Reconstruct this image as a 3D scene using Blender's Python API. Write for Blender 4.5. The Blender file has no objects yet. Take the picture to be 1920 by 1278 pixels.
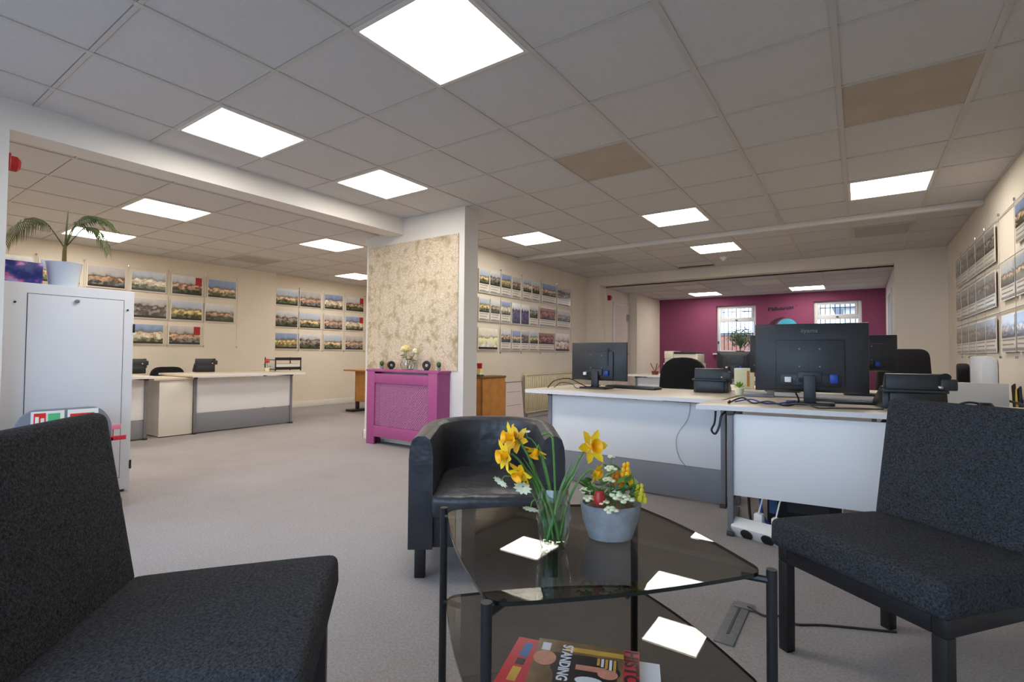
import bpy, bmesh, math, random
from mathutils import Vector, Matrix
PI = math.pi
R = math.radians
random.seed(7)
S = bpy.context.scene
COL = S.collection

# ------------------------------------------------------------------ camera, world, light, exposure
YAW, PITCH, ROLL = R(34.715), R(1.53), R(0.478)
cam_d = bpy.data.cameras.new('camera'); cam = bpy.data.objects.new('camera', cam_d); COL.objects.link(cam)
cam_d.sensor_width = 36; cam_d.lens = 939.93 * 36 / 1920; cam_d.clip_start = .02
_f = Vector((-math.sin(YAW) * math.cos(PITCH), math.cos(YAW) * math.cos(PITCH), math.sin(PITCH)))
_r = Vector((math.cos(YAW), math.sin(YAW), 0)); _u = _r.cross(_f)
_r2 = _r * math.cos(ROLL) + _u * math.sin(ROLL); _u2 = -_r * math.sin(ROLL) + _u * math.cos(ROLL)
cam.matrix_world = Matrix(((_r2.x, _u2.x, -_f.x, 0), (_r2.y, _u2.y, -_f.y, 0), (_r2.z, _u2.z, -_f.z, .97), (0, 0, 0, 1)))
S.camera = cam
S.view_settings.view_transform = 'Standard'; S.view_settings.look = 'None'
S.view_settings.gamma = 1; S.view_settings.use_curve_mapping = False
S.view_settings.exposure = 0.12
PANEL_LIGHT = 17.0            # radiance of the ceiling light diffusers
SKY = 5.5                    # overcast sky outside the windows
W = bpy.data.worlds.new('world'); S.world = W; W.use_nodes = True
W.node_tree.nodes['Background'].inputs[0].default_value = (.56, .74, 1, 1)
W.node_tree.nodes['Background'].inputs[1].default_value = SKY

# ------------------------------------------------------------------ helpers
def lin(c):
    c = c / 255
    return c / 12.92 if c <= .04045 else ((c + .055) / 1.055) ** 2.4
def s(r, g, b): return (lin(r), lin(g), lin(b), 1)
MATS = {}
def mat(name, col, rough=.5, metal=0, var=0, vscale=20, bump=0, bscale=150, spec=.5, detail=3, coord='Object'):
    if name in MATS: return MATS[name]
    m = bpy.data.materials.new(name); m.use_nodes = True; MATS[name] = m
    t = m.node_tree; n = t.nodes; b = n['Principled BSDF']
    b.inputs['Base Color'].default_value = col; b.inputs['Roughness'].default_value = rough
    b.inputs['Metallic'].default_value = metal; b.inputs['Specular IOR Level'].default_value = spec
    tc = n.new('ShaderNodeTexCoord')
    if var:
        nz = n.new('ShaderNodeTexNoise'); nz.inputs['Scale'].default_value = vscale; nz.inputs['Detail'].default_value = detail
        t.links.new(tc.outputs[coord], nz.inputs['Vector'])
        rp = n.new('ShaderNodeValToRGB'); e = rp.color_ramp.elements
        e[0].position = .3; e[1].position = .7
        e[0].color = tuple(x * (1 - var) for x in col[:3]) + (1,); e[1].color = tuple(min(1, x * (1 + var)) for x in col[:3]) + (1,)
        t.links.new(nz.outputs[0], rp.inputs[0]); t.links.new(rp.outputs[0], b.inputs['Base Color'])
    if bump:
        nb = n.new('ShaderNodeTexNoise'); nb.inputs['Scale'].default_value = bscale; nb.inputs['Detail'].default_value = 2
        t.links.new(tc.outputs[coord], nb.inputs['Vector'])
        bp = n.new('ShaderNodeBump'); bp.inputs['Strength'].default_value = bump; bp.inputs['Distance'].default_value = .01
        t.links.new(nb.outputs[0], bp.inputs['Height']); t.links.new(bp.outputs[0], b.inputs['Normal'])
    return m
def emit(name, col, strength):
    m = bpy.data.materials.new(name); m.use_nodes = True; t = m.node_tree
    b = t.nodes['Principled BSDF']; b.inputs['Base Color'].default_value = (.9, .9, .9, 1)
    b.inputs['Emission Color'].default_value = col; b.inputs['Emission Strength'].default_value = strength
    return m
def glass(name, tint, ior=1.5, power=5):
    m = bpy.data.materials.new(name); m.use_nodes = True; t = m.node_tree; n = t.nodes
    n.remove(n['Principled BSDF']); out = n['Material Output']
    tr = n.new('ShaderNodeBsdfTransparent'); tr.inputs[0].default_value = tint
    gl = n.new('ShaderNodeBsdfGlossy'); gl.inputs['Roughness'].default_value = 0
    f0 = ((ior - 1) / (ior + 1)) ** 2
    fr = n.new('ShaderNodeLayerWeight'); fr.inputs[0].default_value = .5
    pw_ = n.new('ShaderNodeMath'); pw_.operation = 'POWER'; pw_.inputs[1].default_value = power; t.links.new(fr.outputs['Facing'], pw_.inputs[0])
    ma = n.new('ShaderNodeMath'); ma.operation = 'MULTIPLY_ADD'; ma.inputs[1].default_value = 1 - f0; ma.inputs[2].default_value = f0; t.links.new(pw_.outputs[0], ma.inputs[0])
    mx = n.new('ShaderNodeMixShader')
    t.links.new(ma.outputs[0], mx.inputs[0]); t.links.new(tr.outputs[0], mx.inputs[1]); t.links.new(gl.outputs[0], mx.inputs[2])
    t.links.new(mx.outputs[0], out.inputs[0]); MATS[name] = m
    return m

class MB:
    def __init__(self): self.v = []; self.f = []
    def add(self, vs, fs, M=None):
        o = len(self.v)
        for p in vs:
            p = Vector(p); self.v.append(tuple(M @ p if M else p))
        for q in fs: self.f.append(tuple(i + o for i in q))
        return self
    def box(self, x0, x1, y0, y1, z0, z1, M=None):
        vs = [(x, y, z) for z in (z0, z1) for y in (y0, y1) for x in (x0, x1)]
        return self.add(vs, [(0, 2, 3, 1), (4, 5, 7, 6), (0, 1, 5, 4), (1, 3, 7, 5), (3, 2, 6, 7), (2, 0, 4, 6)], M)
    def prism(self, poly, z0, z1, M=None):
        n = len(poly); vs = [(x, y, z0) for x, y in poly] + [(x, y, z1) for x, y in poly]
        fs = [tuple(range(n - 1, -1, -1)), tuple(range(n, 2 * n))] + [(i, (i + 1) % n, n + (i + 1) % n, n + i) for i in range(n)]
        return self.add(vs, fs, M)
    def tube(self, pts, r, n=8, cap=True):
        pts = [Vector(p) for p in pts]; rs = r if isinstance(r, (list, tuple)) else [r] * len(pts)
        vs = []; up = None
        for i, p in enumerate(pts):
            d = (pts[min(i + 1, len(pts) - 1)] - pts[max(i - 1, 0)]).normalized()
            if up is None: up = Vector((0, 0, 1)) if abs(d.z) < .9 else Vector((1, 0, 0))
            a = d.cross(up).normalized(); b = a.cross(d).normalized(); up = b
            for k in range(n):
                t = 2 * PI * k / n; vs.append(p + a * math.cos(t) * rs[i] + b * math.sin(t) * rs[i])
        fs = [(i * n + k, i * n + (k + 1) % n, (i + 1) * n + (k + 1) % n, (i + 1) * n + k) for i in range(len(pts) - 1) for k in range(n)]
        if cap: fs += [tuple(range(n - 1, -1, -1)), tuple((len(pts) - 1) * n + k for k in range(n))]
        return self.add(vs, fs)
    def lathe(self, prof, n=20, c=(0, 0, 0), sx=1, sy=1, M=None):
        vs = []; fs = []
        for r, z in prof:
            for k in range(n):
                t = 2 * PI * k / n; vs.append((c[0] + r * sx * math.cos(t), c[1] + r * sy * math.sin(t), c[2] + z))
        for i in range(len(prof) - 1):
            for k in range(n): fs.append((i * n + k, i * n + (k + 1) % n, (i + 1) * n + (k + 1) % n, (i + 1) * n + k))
        fs.append(tuple(range(n - 1, -1, -1))); fs.append(tuple((len(prof) - 1) * n + k for k in range(n)))
        return self.add(vs, fs, M)
    def ball(self, c, r, n=10, m=6, sc=(1, 1, 1)):
        prof = [(max(1e-4, math.sin(PI * i / m)), -math.cos(PI * i / m)) for i in range(m + 1)]
        M = Matrix.Translation(c) @ Matrix.Diagonal((r * sc[0], r * sc[1], r * sc[2], 1))
        return self.lathe(prof, n, M=M)
    def mesh(self, name, bevel=0, seg=2, smooth=True):
        me = bpy.data.meshes.new(name); me.from_pydata(self.v, [], self.f)
        bm = bmesh.new(); bm.from_mesh(me)
        bmesh.ops.recalc_face_normals(bm, faces=bm.faces)
        if bevel:
            ed = [e for e in bm.edges if len(e.link_faces) == 2 and e.calc_face_angle(0) > R(30)]
            bmesh.ops.bevel(bm, geom=ed, offset=bevel, segments=seg, profile=.5, affect='EDGES', clamp_overlap=True)
        bm.to_mesh(me); bm.free()
        if smooth:
            for p in me.polygons: p.use_smooth = True
            me.set_sharp_from_angle(angle=R(38))
        return me
    def build(self, name, m, parent=None, bevel=0, seg=2, smooth=True, loc=None, rz=0):
        me = self.mesh(name, bevel, seg, smooth); me.materials.append(m)
        return link(name, me, parent, loc, rz)
def link(name, me, parent=None, loc=None, rz=0):
    o = bpy.data.objects.new(name, me); COL.objects.link(o)
    if parent: o.parent = parent
    if loc: o.location = loc
    o.rotation_euler = (0, 0, rz)
    return o
def tag(o, label, cat, group=None):
    o['label'] = label; o['category'] = cat
    if group: o['group'] = group
    return o
def thing(name, label, cat, loc=(0, 0, 0), rz=0, group=None):
    return tag(link(name, None, None, loc, rz), label, cat, group)
def struct(o): o['kind'] = 'structure'; return o
def bx(name, m, x0, x1, y0, y1, z0, z1, parent=None, bevel=0, **k): return MB().box(x0, x1, y0, y1, z0, z1).build(name, m, parent, bevel, **k)
def copy_tree(o, parent=None):
    c = o.copy(); COL.objects.link(c); c.parent = parent
    for ch in o.children: copy_tree(ch, c)
    return c
def text(name, body, size, m, parent, M, depth=.001, align='LEFT', sx=1, bold=0):
    cu = bpy.data.curves.new(name, 'FONT'); cu.body = body; cu.size = size; cu.extrude = depth; cu.align_x = align; cu.resolution_u = 3; cu.offset = bold
    t = bpy.data.objects.new(name, cu); COL.objects.link(t); bpy.context.view_layer.update()
    me = bpy.data.meshes.new_from_object(t.evaluated_get(bpy.context.evaluated_depsgraph_get()))
    bpy.data.objects.remove(t); me.transform(M @ Matrix.Diagonal((sx, 1, 1, 1))); me.materials.clear(); me.materials.append(m)
    return link(name, me, parent)
def rounded(poly, r, n=6):
    out = []; N = len(poly)
    for i in range(N):
        p = Vector(poly[i]); a = (Vector(poly[i - 1]) - p); b = (Vector(poly[(i + 1) % N]) - p)
        a1 = p + a.normalized() * r; b1 = p + b.normalized() * r
        for k in range(n + 1):
            t = k / n; q = a1 * (1 - t) ** 2 + p * 2 * t * (1 - t) + b1 * t * t; out.append((q.x, q.y))
    return out

# ------------------------------------------------------------------ materials
paint = mat('cream_wall_paint', s(228, 217, 200), .85, var=.02, vscale=3, bump=.03, bscale=90)
white_paint = mat('white_paint', s(226, 221, 214), .7)
purple = mat('purple_wall_paint', s(130, 60, 92), .8, var=.03, vscale=3)
tile_m = mat('ceiling_tile_board', s(207, 204, 202), .95, var=.03, vscale=60, bump=.15, bscale=260)
stain_m = mat('stained_tile_board', s(186, 172, 154), .9, var=.08, vscale=4)
bar_m = mat('grid_bar_enamel', s(198, 193, 187), .5)
carpet = mat('grey_carpet', s(174, 168, 167), .98, var=.16, vscale=110, bump=.7, bscale=420, spec=.1, detail=5)
def carpet_patches():
    t = carpet.node_tree; n = t.nodes; L = t.links; b = n['Principled BSDF']; src = b.inputs['Base Color'].links[0].from_socket
    tc = n.new('ShaderNodeTexCoord'); nz = n.new('ShaderNodeTexNoise'); nz.inputs['Scale'].default_value = 1.1; nz.inputs['Detail'].default_value = 7; nz.inputs['Roughness'].default_value = .6
    L.new(tc.outputs['Object'], nz.inputs['Vector']); rp = n.new('ShaderNodeValToRGB'); e = rp.color_ramp.elements
    e[0].position = .35; e[0].color = (.90, .875, .85, 1); e[1].position = .62; e[1].color = (1, 1, 1, 1); L.new(nz.outputs[0], rp.inputs[0])
    mx = n.new('ShaderNodeMix'); mx.data_type = 'RGBA'; mx.blend_type = 'MULTIPLY'; mx.inputs['Factor'].default_value = 1
    L.new(src, mx.inputs[6]); L.new(rp.outputs[0], mx.inputs[7]); L.new(mx.outputs[2], b.inputs['Base Color'])
carpet_patches()
fabric = mat('charcoal_tweed', s(56, 57, 61), .95, var=.65, vscale=190, bump=.5, bscale=420, spec=.15, detail=4)
black_metal = mat('black_powder_coat', s(22, 22, 25), .45)
leather = mat('black_leather', s(48, 49, 54), .38, var=.12, vscale=8, bump=.7, bscale=15, spec=.5)
desk_top = mat('pale_maple_laminate', s(214, 200, 180), .4, var=.03, vscale=12)
desk_white = mat('white_desk_panel', s(234, 233, 234), .45)
desk_grey = mat('grey_desk_panel', s(130, 131, 138), .5)
desk_frame = mat('grey_desk_frame', s(122, 122, 128), .45)
desk_dark = mat('dark_desk_trim', s(60, 58, 58), .5)
black_pl = mat('black_plastic', s(26, 27, 30), .4, var=.05, vscale=60)
dark_pl = mat('charcoal_plastic', s(40, 42, 47), .45)
blue_pl = mat('blue_plug_plastic', s(20, 60, 160), .4)
white_pl = mat('white_plastic', s(228, 228, 226), .4)
cab_white = mat('white_enamel', s(214, 216, 221), .4)
seam_m = mat('dark_seam', s(80, 84, 92), .6)
magenta = mat('magenta_paint', s(164, 76, 130), .45, var=.02, vscale=5)
oak = mat('oak_veneer', s(190, 130, 62), .5, var=.15, vscale=9)
oak_dark = mat('oak_edge', s(120, 80, 42), .5)
metal = mat('steel', s(180, 180, 182), .25, metal=1)
red_m = mat('red_plastic', s(170, 26, 30), .4)
green_m = mat('stem_green', s(86, 130, 62), .5, var=.2, vscale=60)
dgreen = mat('dark_leaf_green', s(52, 84, 40), .5, var=.3, vscale=40)
palm_m = mat('palm_leaf', s(86, 98, 52), .55, var=.3, vscale=30)
yellow = mat('daffodil_yellow', s(255, 212, 30), .5, var=.08, vscale=60)
orange = mat('trumpet_orange', s(255, 186, 10), .5)
cream = mat('cream_petal', s(238, 236, 200), .6, var=.06, vscale=80)
concrete = mat('grey_concrete', s(140, 142, 146), .9, var=.18, vscale=25, bump=.2, bscale=80)
soil = mat('potting_bark', s(120, 88, 66), .95, var=.4, vscale=70)
clear = glass('clear_glass', (.95, .97, .96, 1), 1.6, 2.6)
water_m = glass('vase_water', (.95, .985, .93, 1), 1.2)
smoked = glass('smoked_glass', (.56, .555, .535, 1), 1.34)
pane_m = glass('window_pane', (.97, .98, .98, 1), 1.3)
acrylic = mat('white_acrylic_card', s(232, 226, 214), .25)
cap_m = mat('caption_text_grey', s(150, 140, 128), .6)
wire_m = mat('steel_cable', s(170, 165, 155), .35, metal=.6)
light_m = emit('lit_diffuser', (1, .945, .86, 1), PANEL_LIGHT)
frame_m = mat('light_frame_enamel', s(220, 216, 208), .5)
vent_m = mat('grey_vent_enamel', s(196, 190, 182), .6)
paper = mat('paper', s(232, 230, 226), .7)

def photo_mat(k, sky, mid, low, hi=.62, lo=.28):
    m = bpy.data.materials.new('house_photo_print'); m.use_nodes = True; t = m.node_tree; n = t.nodes; L = t.links
    b = n['Principled BSDF']; b.inputs['Roughness'].default_value = .2
    tc = n.new('ShaderNodeTexCoord'); mp = n.new('ShaderNodeMapping'); mp.inputs['Location'].default_value = (k * 3.7, 0, k * 1.9)
    mp.inputs['Scale'].default_value = (1.4, .01, 1)
    L.new(tc.outputs['Generated'], mp.inputs['Vector'])
    nz = n.new('ShaderNodeTexNoise'); nz.inputs['Scale'].default_value = 4; nz.inputs['Detail'].default_value = 3; L.new(mp.outputs[0], nz.inputs['Vector'])
    vo = n.new('ShaderNodeTexVoronoi'); vo.distance = 'CHEBYCHEV'; vo.inputs['Scale'].default_value = 7; L.new(mp.outputs[0], vo.inputs['Vector'])
    sp = n.new('ShaderNodeSeparateXYZ'); L.new(tc.outputs['Generated'], sp.inputs[0])
    ma = n.new('ShaderNodeMath'); ma.operation = 'MULTIPLY_ADD'; ma.inputs[1].default_value = .45; L.new(nz.outputs[0], ma.inputs[0])
    su = n.new('ShaderNodeMath'); su.operation = 'SUBTRACT'; su.inputs[1].default_value = .22; L.new(sp.outputs[2], su.inputs[0]); L.new(su.outputs[0], ma.inputs[2])
    rp = n.new('ShaderNodeValToRGB'); e = rp.color_ramp.elements
    e[0].position = 0; e[0].color = low; e[1].position = 1; e[1].color = tuple(min(1, x * 1.3) for x in sky[:3]) + (1,)
    for p, c in ((lo, low), (lo + .05, mid), (hi - .1, tuple(min(1, x * 1.5) for x in mid[:3]) + (1,)), (hi - .03, tuple(x * .4 for x in mid[:3]) + (1,)), (hi + .03, tuple(x * .7 for x in sky[:3]) + (1,)), (hi + .12, sky)):
        q = e.new(p); q.color = c
    L.new(ma.outputs[0], rp.inputs[0])
    bw = n.new('ShaderNodeRGBToBW'); L.new(vo.outputs['Color'], bw.inputs[0])
    r2 = n.new('ShaderNodeValToRGB'); r2.color_ramp.elements[0].position = .3; r2.color_ramp.elements[0].color = (.12, .11, .1, 1); r2.color_ramp.elements[1].position = .7; r2.color_ramp.elements[1].color = (.92, .92, .92, 1); L.new(bw.outputs[0], r2.inputs[0])
    lt = n.new('ShaderNodeMath'); lt.operation = 'LESS_THAN'; lt.inputs[1].default_value = hi - .05; L.new(ma.outputs[0], lt.inputs[0])
    mf = n.new('ShaderNodeMath'); mf.operation = 'MULTIPLY'; mf.inputs[1].default_value = .75; L.new(lt.outputs[0], mf.inputs[0])
    mx = n.new('ShaderNodeMix'); mx.data_type = 'RGBA'; mx.blend_type = 'OVERLAY'; L.new(mf.outputs[0], mx.inputs['Factor'])
    L.new(rp.outputs[0], mx.inputs[6]); L.new(r2.outputs[0], mx.inputs[7])
    l2 = n.new('ShaderNodeMath'); l2.operation = 'LESS_THAN'; l2.inputs[1].default_value = .11; L.new(sp.outputs[2], l2.inputs[0])
    m2 = n.new('ShaderNodeMix'); m2.data_type = 'RGBA'; L.new(l2.outputs[0], m2.inputs['Factor']); L.new(mx.outputs[2], m2.inputs[6]); m2.inputs[7].default_value = s(52, 50, 52)
    hs = n.new('ShaderNodeHueSaturation'); hs.inputs['Saturation'].default_value = .72; L.new(m2.outputs[2], hs.inputs['Color'])
    L.new(hs.outputs[0], b.inputs['Base Color'])
    return m
SK = [s(172, 184, 204), s(200, 202, 206), s(110, 140, 190), s(186, 180, 178)]
MI = [s(190, 150, 96), s(170, 120, 80), s(196, 180, 150), s(150, 110, 70), s(180, 150, 60), s(120, 105, 95)]
LO = [s(90, 100, 50), s(110, 105, 100), s(120, 120, 60), s(70, 80, 45)]
PH = [photo_mat(k, SK[k % 4], MI[k % 6], LO[(k * 3) % 4], .55 + .05 * (k % 3)) for k in range(12)]
PURP = photo_mat(20, s(230, 230, 235), s(70, 50, 110), s(60, 45, 100), .7)
REDP = photo_mat(21, s(160, 90, 80), s(150, 70, 60), s(120, 60, 60), .7)
DULL = [photo_mat(30 + k, s(150, 145, 140), s(120, 105, 90), s(105, 95, 78), .6) for k in range(4)]

# ------------------------------------------------------------------ the shell
ZC, ZL, ZB = 2.427, 2.30, 2.235        # ceiling heights: main room, left room, back room
XR, YF = .955, -1.3                    # right wall, shopfront
fl = struct(bx('floor', carpet, -8.5, 1.2, YF - .1, 11.6, -.08, 0, smooth=False))
struct(bx('wall_right', paint, XR, XR + .12, YF - .1, 8.55, 0, 2.6))
struct(bx('wall_left', paint, -8.25, -8.05, YF - .1, 4.64, 0, 2.5))
struct(bx('wall_left_recess', paint, -8.4, -8.2, 4.64, 7.2, 0, 2.5))
struct(bx('wall_left_end', paint, -8.4, -4.65, 7.0, 7.15, 0, 2.5))
struct(bx('wall_partition', paint, -4.65, -4.22, 3.98, 8.55, 0, 2.6))
column = struct(bx('wall_pillar', white_paint, -4.65, -3.19, 3.77, 3.98, 0, 2.6))
struct(bx('wall_bulkhead', paint, -4.65, XR + .12, 8.55, 8.75, 2.26, 2.6))
struct(bx('wall_pier_left', paint, -4.65, -3.95, 8.55, 8.75, 0, 2.26))
struct(bx('wall_pier_right', paint, .405, XR + .12, 8.55, 8.75, 0, 2.26))
struct(bx('wall_back_left', paint, -4.1, -3.92, 8.75, 9.9, 0, 2.4))
struct(bx('wall_back_nib', paint, -4.1, -3.745, 9.9, 11.33, 0, 2.4))
struct(bx('wall_back_right', white_paint, .405, .55, 8.75, 11.33, 0, 2.4))
# purple wall with two window openings
W1 = (-2.52, -1.745, 1.03, 2.04); W2 = (-.726, .046, 1.03, 2.045)
pw = MB()
for a, b in ((-3.75, W1[0]), (W1[1], W2[0]), (W2[1], .42)): pw.box(a, b, 11.33, 11.55, 0, 2.4)
for w in (W1, W2): pw.box(w[0], w[1], 11.33, 11.55, 0, w[2]); pw.box(w[0], w[1], 11.33, 11.55, w[3], 2.4)
struct(pw.build('wall_back', purple, smooth=False))
# shopfront behind the viewpoint: low wall, header, glazing on the left
sf = MB()
sf.box(-8.4, -4.2, YF - .12, YF, 0, 2.6); sf.box(.8, XR + .12, YF - .12, YF, 0, 2.6)
sf.box(-4.2, .8, YF - .12, YF, 0, .45); sf.box(-4.2, .8, YF - .12, YF, 2.25, 2.6)
struct(sf.build('wall_front', paint, smooth=False))
wf = struct(link('window_3', None))
for a in (-4.2, -2.95, -1.7, -.45, .75): bx('mullion', white_pl, a, a + .05, YF - .09, YF - .03, .45, 2.25, wf)
bx('sill_rail', white_pl, -4.2, .8, YF - .09, YF - .03, .45, .5, wf); bx('head_rail', white_pl, -4.2, .8, YF - .09, YF - .03, 2.2, 2.25, wf)
for a in (-4.15, -2.9, -1.65, -.4): bx('pane', pane_m, a, a + (1.2 if a < -1 else 1.15), YF - .065, YF - .055, .5, 2.2, wf)
# beam between the two ceilings, its pier, and the pillar's share
struct(bx('ceiling_beam', white_paint, -4.25, -4.05, YF, 3.77, 2.255, 2.6))
struct(bx('wall_pier_front', white_paint, -4.25, -4.05, YF, .70, 0, 2.255))
# skirting boards
struct(bx('baseboard_left', white_paint, -8.2, -8.185, 4.64, 7.0, 0, .10, bevel=.004))
struct(bx('baseboard_left_front', white_paint, -8.05, -8.035, YF, 4.655, 0, .10, bevel=.004))
struct(bx('baseboard_pillar', white_paint, -4.665, -4.4, 3.755, 3.77, 0, .10, bevel=.004))
struct(bx('baseboard_pillar_side', white_paint, -4.665, -4.65, 3.755, 3.98, 0, .10, bevel=.004))
struct(bx('baseboard_partition', white_paint, -4.22, -4.205, 3.98, 8.55, 0, .09, bevel=.004))
struct(bx('baseboard_right', white_paint, XR - .015, XR, YF, 8.55, 0, .09, bevel=.004))
# surface trunking under the main ceiling
struct(bx('trim_1', white_paint, -4.22, XR, 6.23, 6.29, ZC - .045, ZC + .01, bevel=.005))

# ------------------------------------------------------------------ tiled ceilings
TT = .6
tile_mesh = MB().box(-.287, .287, -.287, .287, .004, .018).mesh('ceiling_tile', smooth=False); tile_mesh.materials.append(tile_m)
stain_mesh = tile_mesh.copy(); stain_mesh.materials.clear(); stain_mesh.materials.append(stain_m)
lamp_frame = MB()
for a, b, c, d in ((-.29, .29, -.29, -.268), (-.29, .29, .268, .29), (-.29, -.268, -.268, .268), (.268, .29, -.268, .268)): lamp_frame.box(a, b, c, d, -.004, .02)
lamp_frame = lamp_frame.mesh('frame', smooth=False); lamp_frame.materials.append(frame_m)
lamp_diff = MB().box(-.268, .268, -.268, .268, .002, .016).mesh('diffuser', smooth=False); lamp_diff.materials.append(light_m)
def vent_meshes():
    a = MB()
    for q in ((-.287, .287, -.287, -.25), (-.287, .287, .25, .287), (-.287, -.25, -.25, .25), (.25, .287, -.25, .25)): a.box(*q, -.006, .015)
    fr = a.mesh('frame', smooth=False); fr.materials.append(vent_m)
    b = MB()
    for i in range(16): b.box(-.25, .25, -.245 + i * .031, -.232 + i * .031, -.002, .012)
    sl = b.mesh('slats', smooth=False); sl.materials.append(vent_m)
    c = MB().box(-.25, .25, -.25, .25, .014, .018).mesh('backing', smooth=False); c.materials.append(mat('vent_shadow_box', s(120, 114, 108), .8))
    return fr, sl, c
VENT = vent_meshes()
LAMP_LABEL = {}
def ceiling(name, z, x0, x1, y0, y1, gx, gy, lamps, vents, stains, skip=(), thick=.1, slabs=None):
    """gx, gy: one grid crossing; tiles clipped to the rectangle"""
    sl = MB()
    for q in (slabs or [(x0, x1, y0, y1)]): sl.box(q[0], q[1], q[2], q[3], z + .06, z + .06 + thick)
    c = struct(sl.build(name, tile_m, smooth=False))
    ia, ib = math.floor((x0 - gx) / TT), math.ceil((x1 - gx) / TT)
    ja, jb = math.floor((y0 - gy) / TT), math.ceil((y1 - gy) / TT)
    for i in range(ia, ib):
        for j in range(ja, jb):
            ax, bx_, ay, by_ = gx + i * TT, gx + (i + 1) * TT, gy + j * TT, gy + (j + 1) * TT
            cx, cy = (ax + bx_) / 2, (ay + by_) / 2
            if any(abs(cx - p[0]) < .2 and abs(cy - p[1]) < .2 for p in list(lamps) + list(vents) + list(skip)): continue
            X0, X1, Y0, Y1 = max(ax, x0), min(bx_, x1), max(ay, y0), min(by_, y1)
            if X1 - X0 < .05 or Y1 - Y0 < .05: continue
            if X1 - X0 > .59 and Y1 - Y0 > .59:
                st = any(abs(cx - p[0]) < .2 and abs(cy - p[1]) < .2 for p in stains)
                link('ceiling_tile', stain_mesh if st else tile_mesh, c, (cx, cy, z))
            else:
                MB().box(X0 + .013 * (X0 > x0), X1 - .013 * (X1 < x1), Y0 + .013 * (Y0 > y0), Y1 - .013 * (Y1 < y1), z + .004, z + .018).build('ceiling_tile', tile_m, c, smooth=False)
    for i in range(ia, ib + 1):
        x = gx + i * TT
        if x0 + .02 < x < x1 - .02: bx('main_runner', bar_m, x - .014, x + .014, y0, y1, z - .002, z + .03, c, smooth=False)
    for j in range(ja, jb + 1):
        y = gy + j * TT
        if y0 + .02 < y < y1 - .02: bx('cross_tee', bar_m, x0, x1, y - .010, y + .010, z, z + .03, c, smooth=False)
    bx('edge_trim', bar_m, x0, x0 + .02, y0, y1, z - .001, z + .02, c, smooth=False); bx('edge_trim', bar_m, x1 - .02, x1, y0, y1, z - .001, z + .02, c, smooth=False)
    bx('edge_trim', bar_m, x0, x1, y0, y0 + .02, z - .001, z + .02, c, smooth=False); bx('edge_trim', bar_m, x0, x1, y1 - .02, y1, z - .001, z + .02, c, smooth=False)
    for p in lamps:
        t = thing('ceiling_light', 'square lit ceiling panel ' + p[2], 'ceiling light', (p[0], p[1], z), 0, 'square ceiling light panels')
        link('frame', lamp_frame, t); link('diffuser', lamp_diff, t)
    for p in vents:
        t = thing('ceiling_vent', 'square grey slatted air vent ' + p[2], 'air vent', (p[0], p[1], z), 0, 'ceiling air vents')
        for nm, me in zip(('frame', 'slats', 'backing'), VENT): link(nm, me, t)
    return c
GX, GY = -1.881, 2.0022
XM = [GX + TT * (k + .5) for k in range(-4, 5)]
def ym(k): return GY + TT * (k + .5)
ceiling('ceiling', ZC, -4.22, XR, YF, 8.55, GX, GY,
    [(XM[4], ym(-1), 'largest in view, above the coffee table'), (XM[1], ym(-1), 'beside the beam, nearest the white cabinet'),
     (XM[1], ym(1), 'in front of the map pillar'), (XM[1], ym(5), 'behind the map pillar, near the photo wall'),
     (XM[4], ym(5), 'above the nearer white desks, before the trunking'), (XM[7], ym(5), 'closest to the right wall'), (XM[4], ym(8), 'just beyond the ceiling trunking')],
    [(XM[1], ym(8), 'beyond the trunking on the photo wall side'), (XM[7], ym(8), 'beyond the trunking by the right wall')],
    [(XM[4], ym(2)), (XM[7], ym(2))], skip=[(XM[3], ym(10))], slabs=[(-4.22, XR, YF, 8.55)])
bx('loose_panel', tile_m, XM[3] - .28, XM[3] + .28, 8.02, 8.35, ZC + .004, ZC + .018, bpy.data.objects['ceiling'], smooth=False)
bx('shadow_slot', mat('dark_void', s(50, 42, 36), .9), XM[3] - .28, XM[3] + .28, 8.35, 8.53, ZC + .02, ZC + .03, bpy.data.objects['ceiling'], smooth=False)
ceiling('ceiling_left', ZL, -8.25, -4.25, YF, 7.0, -5.06, 1.70,
    [(-5.36, 2.0, 'behind the beam, right of the palm'), (-7.16, 2.0, 'behind the palm leaves'), (-5.36, 3.8, 'left of the map pillar'), (-7.16, 5.6, 'farthest left room light, cut by the pillar edge'), (-5.36, 5.6, 'added unseen behind the map pillar to brighten the left room'), (-5.36, .2, 'added unseen behind the beam pier to brighten the left room'), (-7.16, .2, 'added unseen above the cabinet to brighten the left room')],  # last three lamps are added out of view to brighten the left room
    [(-7.16, 3.8, 'over the left room desks')], [], thick=.14)
ceiling('ceiling_back', ZB, -3.92, .405, 8.75, 11.33, -2.28, 10.35,
    [(-2.58, 10.65, 'in the back room left of the logo'), (-.78, 10.65, 'in the back room right of the logo')],
    [], [], skip=[(-2.58, 9.45), (-1.38, 9.45)], thick=.1)
for x, w in ((-2.58, 'left one'), (-1.38, 'right one')):
    t = thing('unlit_panel', 'unlit pale ceiling panel in the back room, ' + w, 'ceiling panel', (x, 9.45, ZB), 0, 'unlit back room ceiling panels'); link('frame', lamp_frame, t); bx('diffuser', white_paint, -.268, .268, -.268, .268, .002, .016, t)

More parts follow.
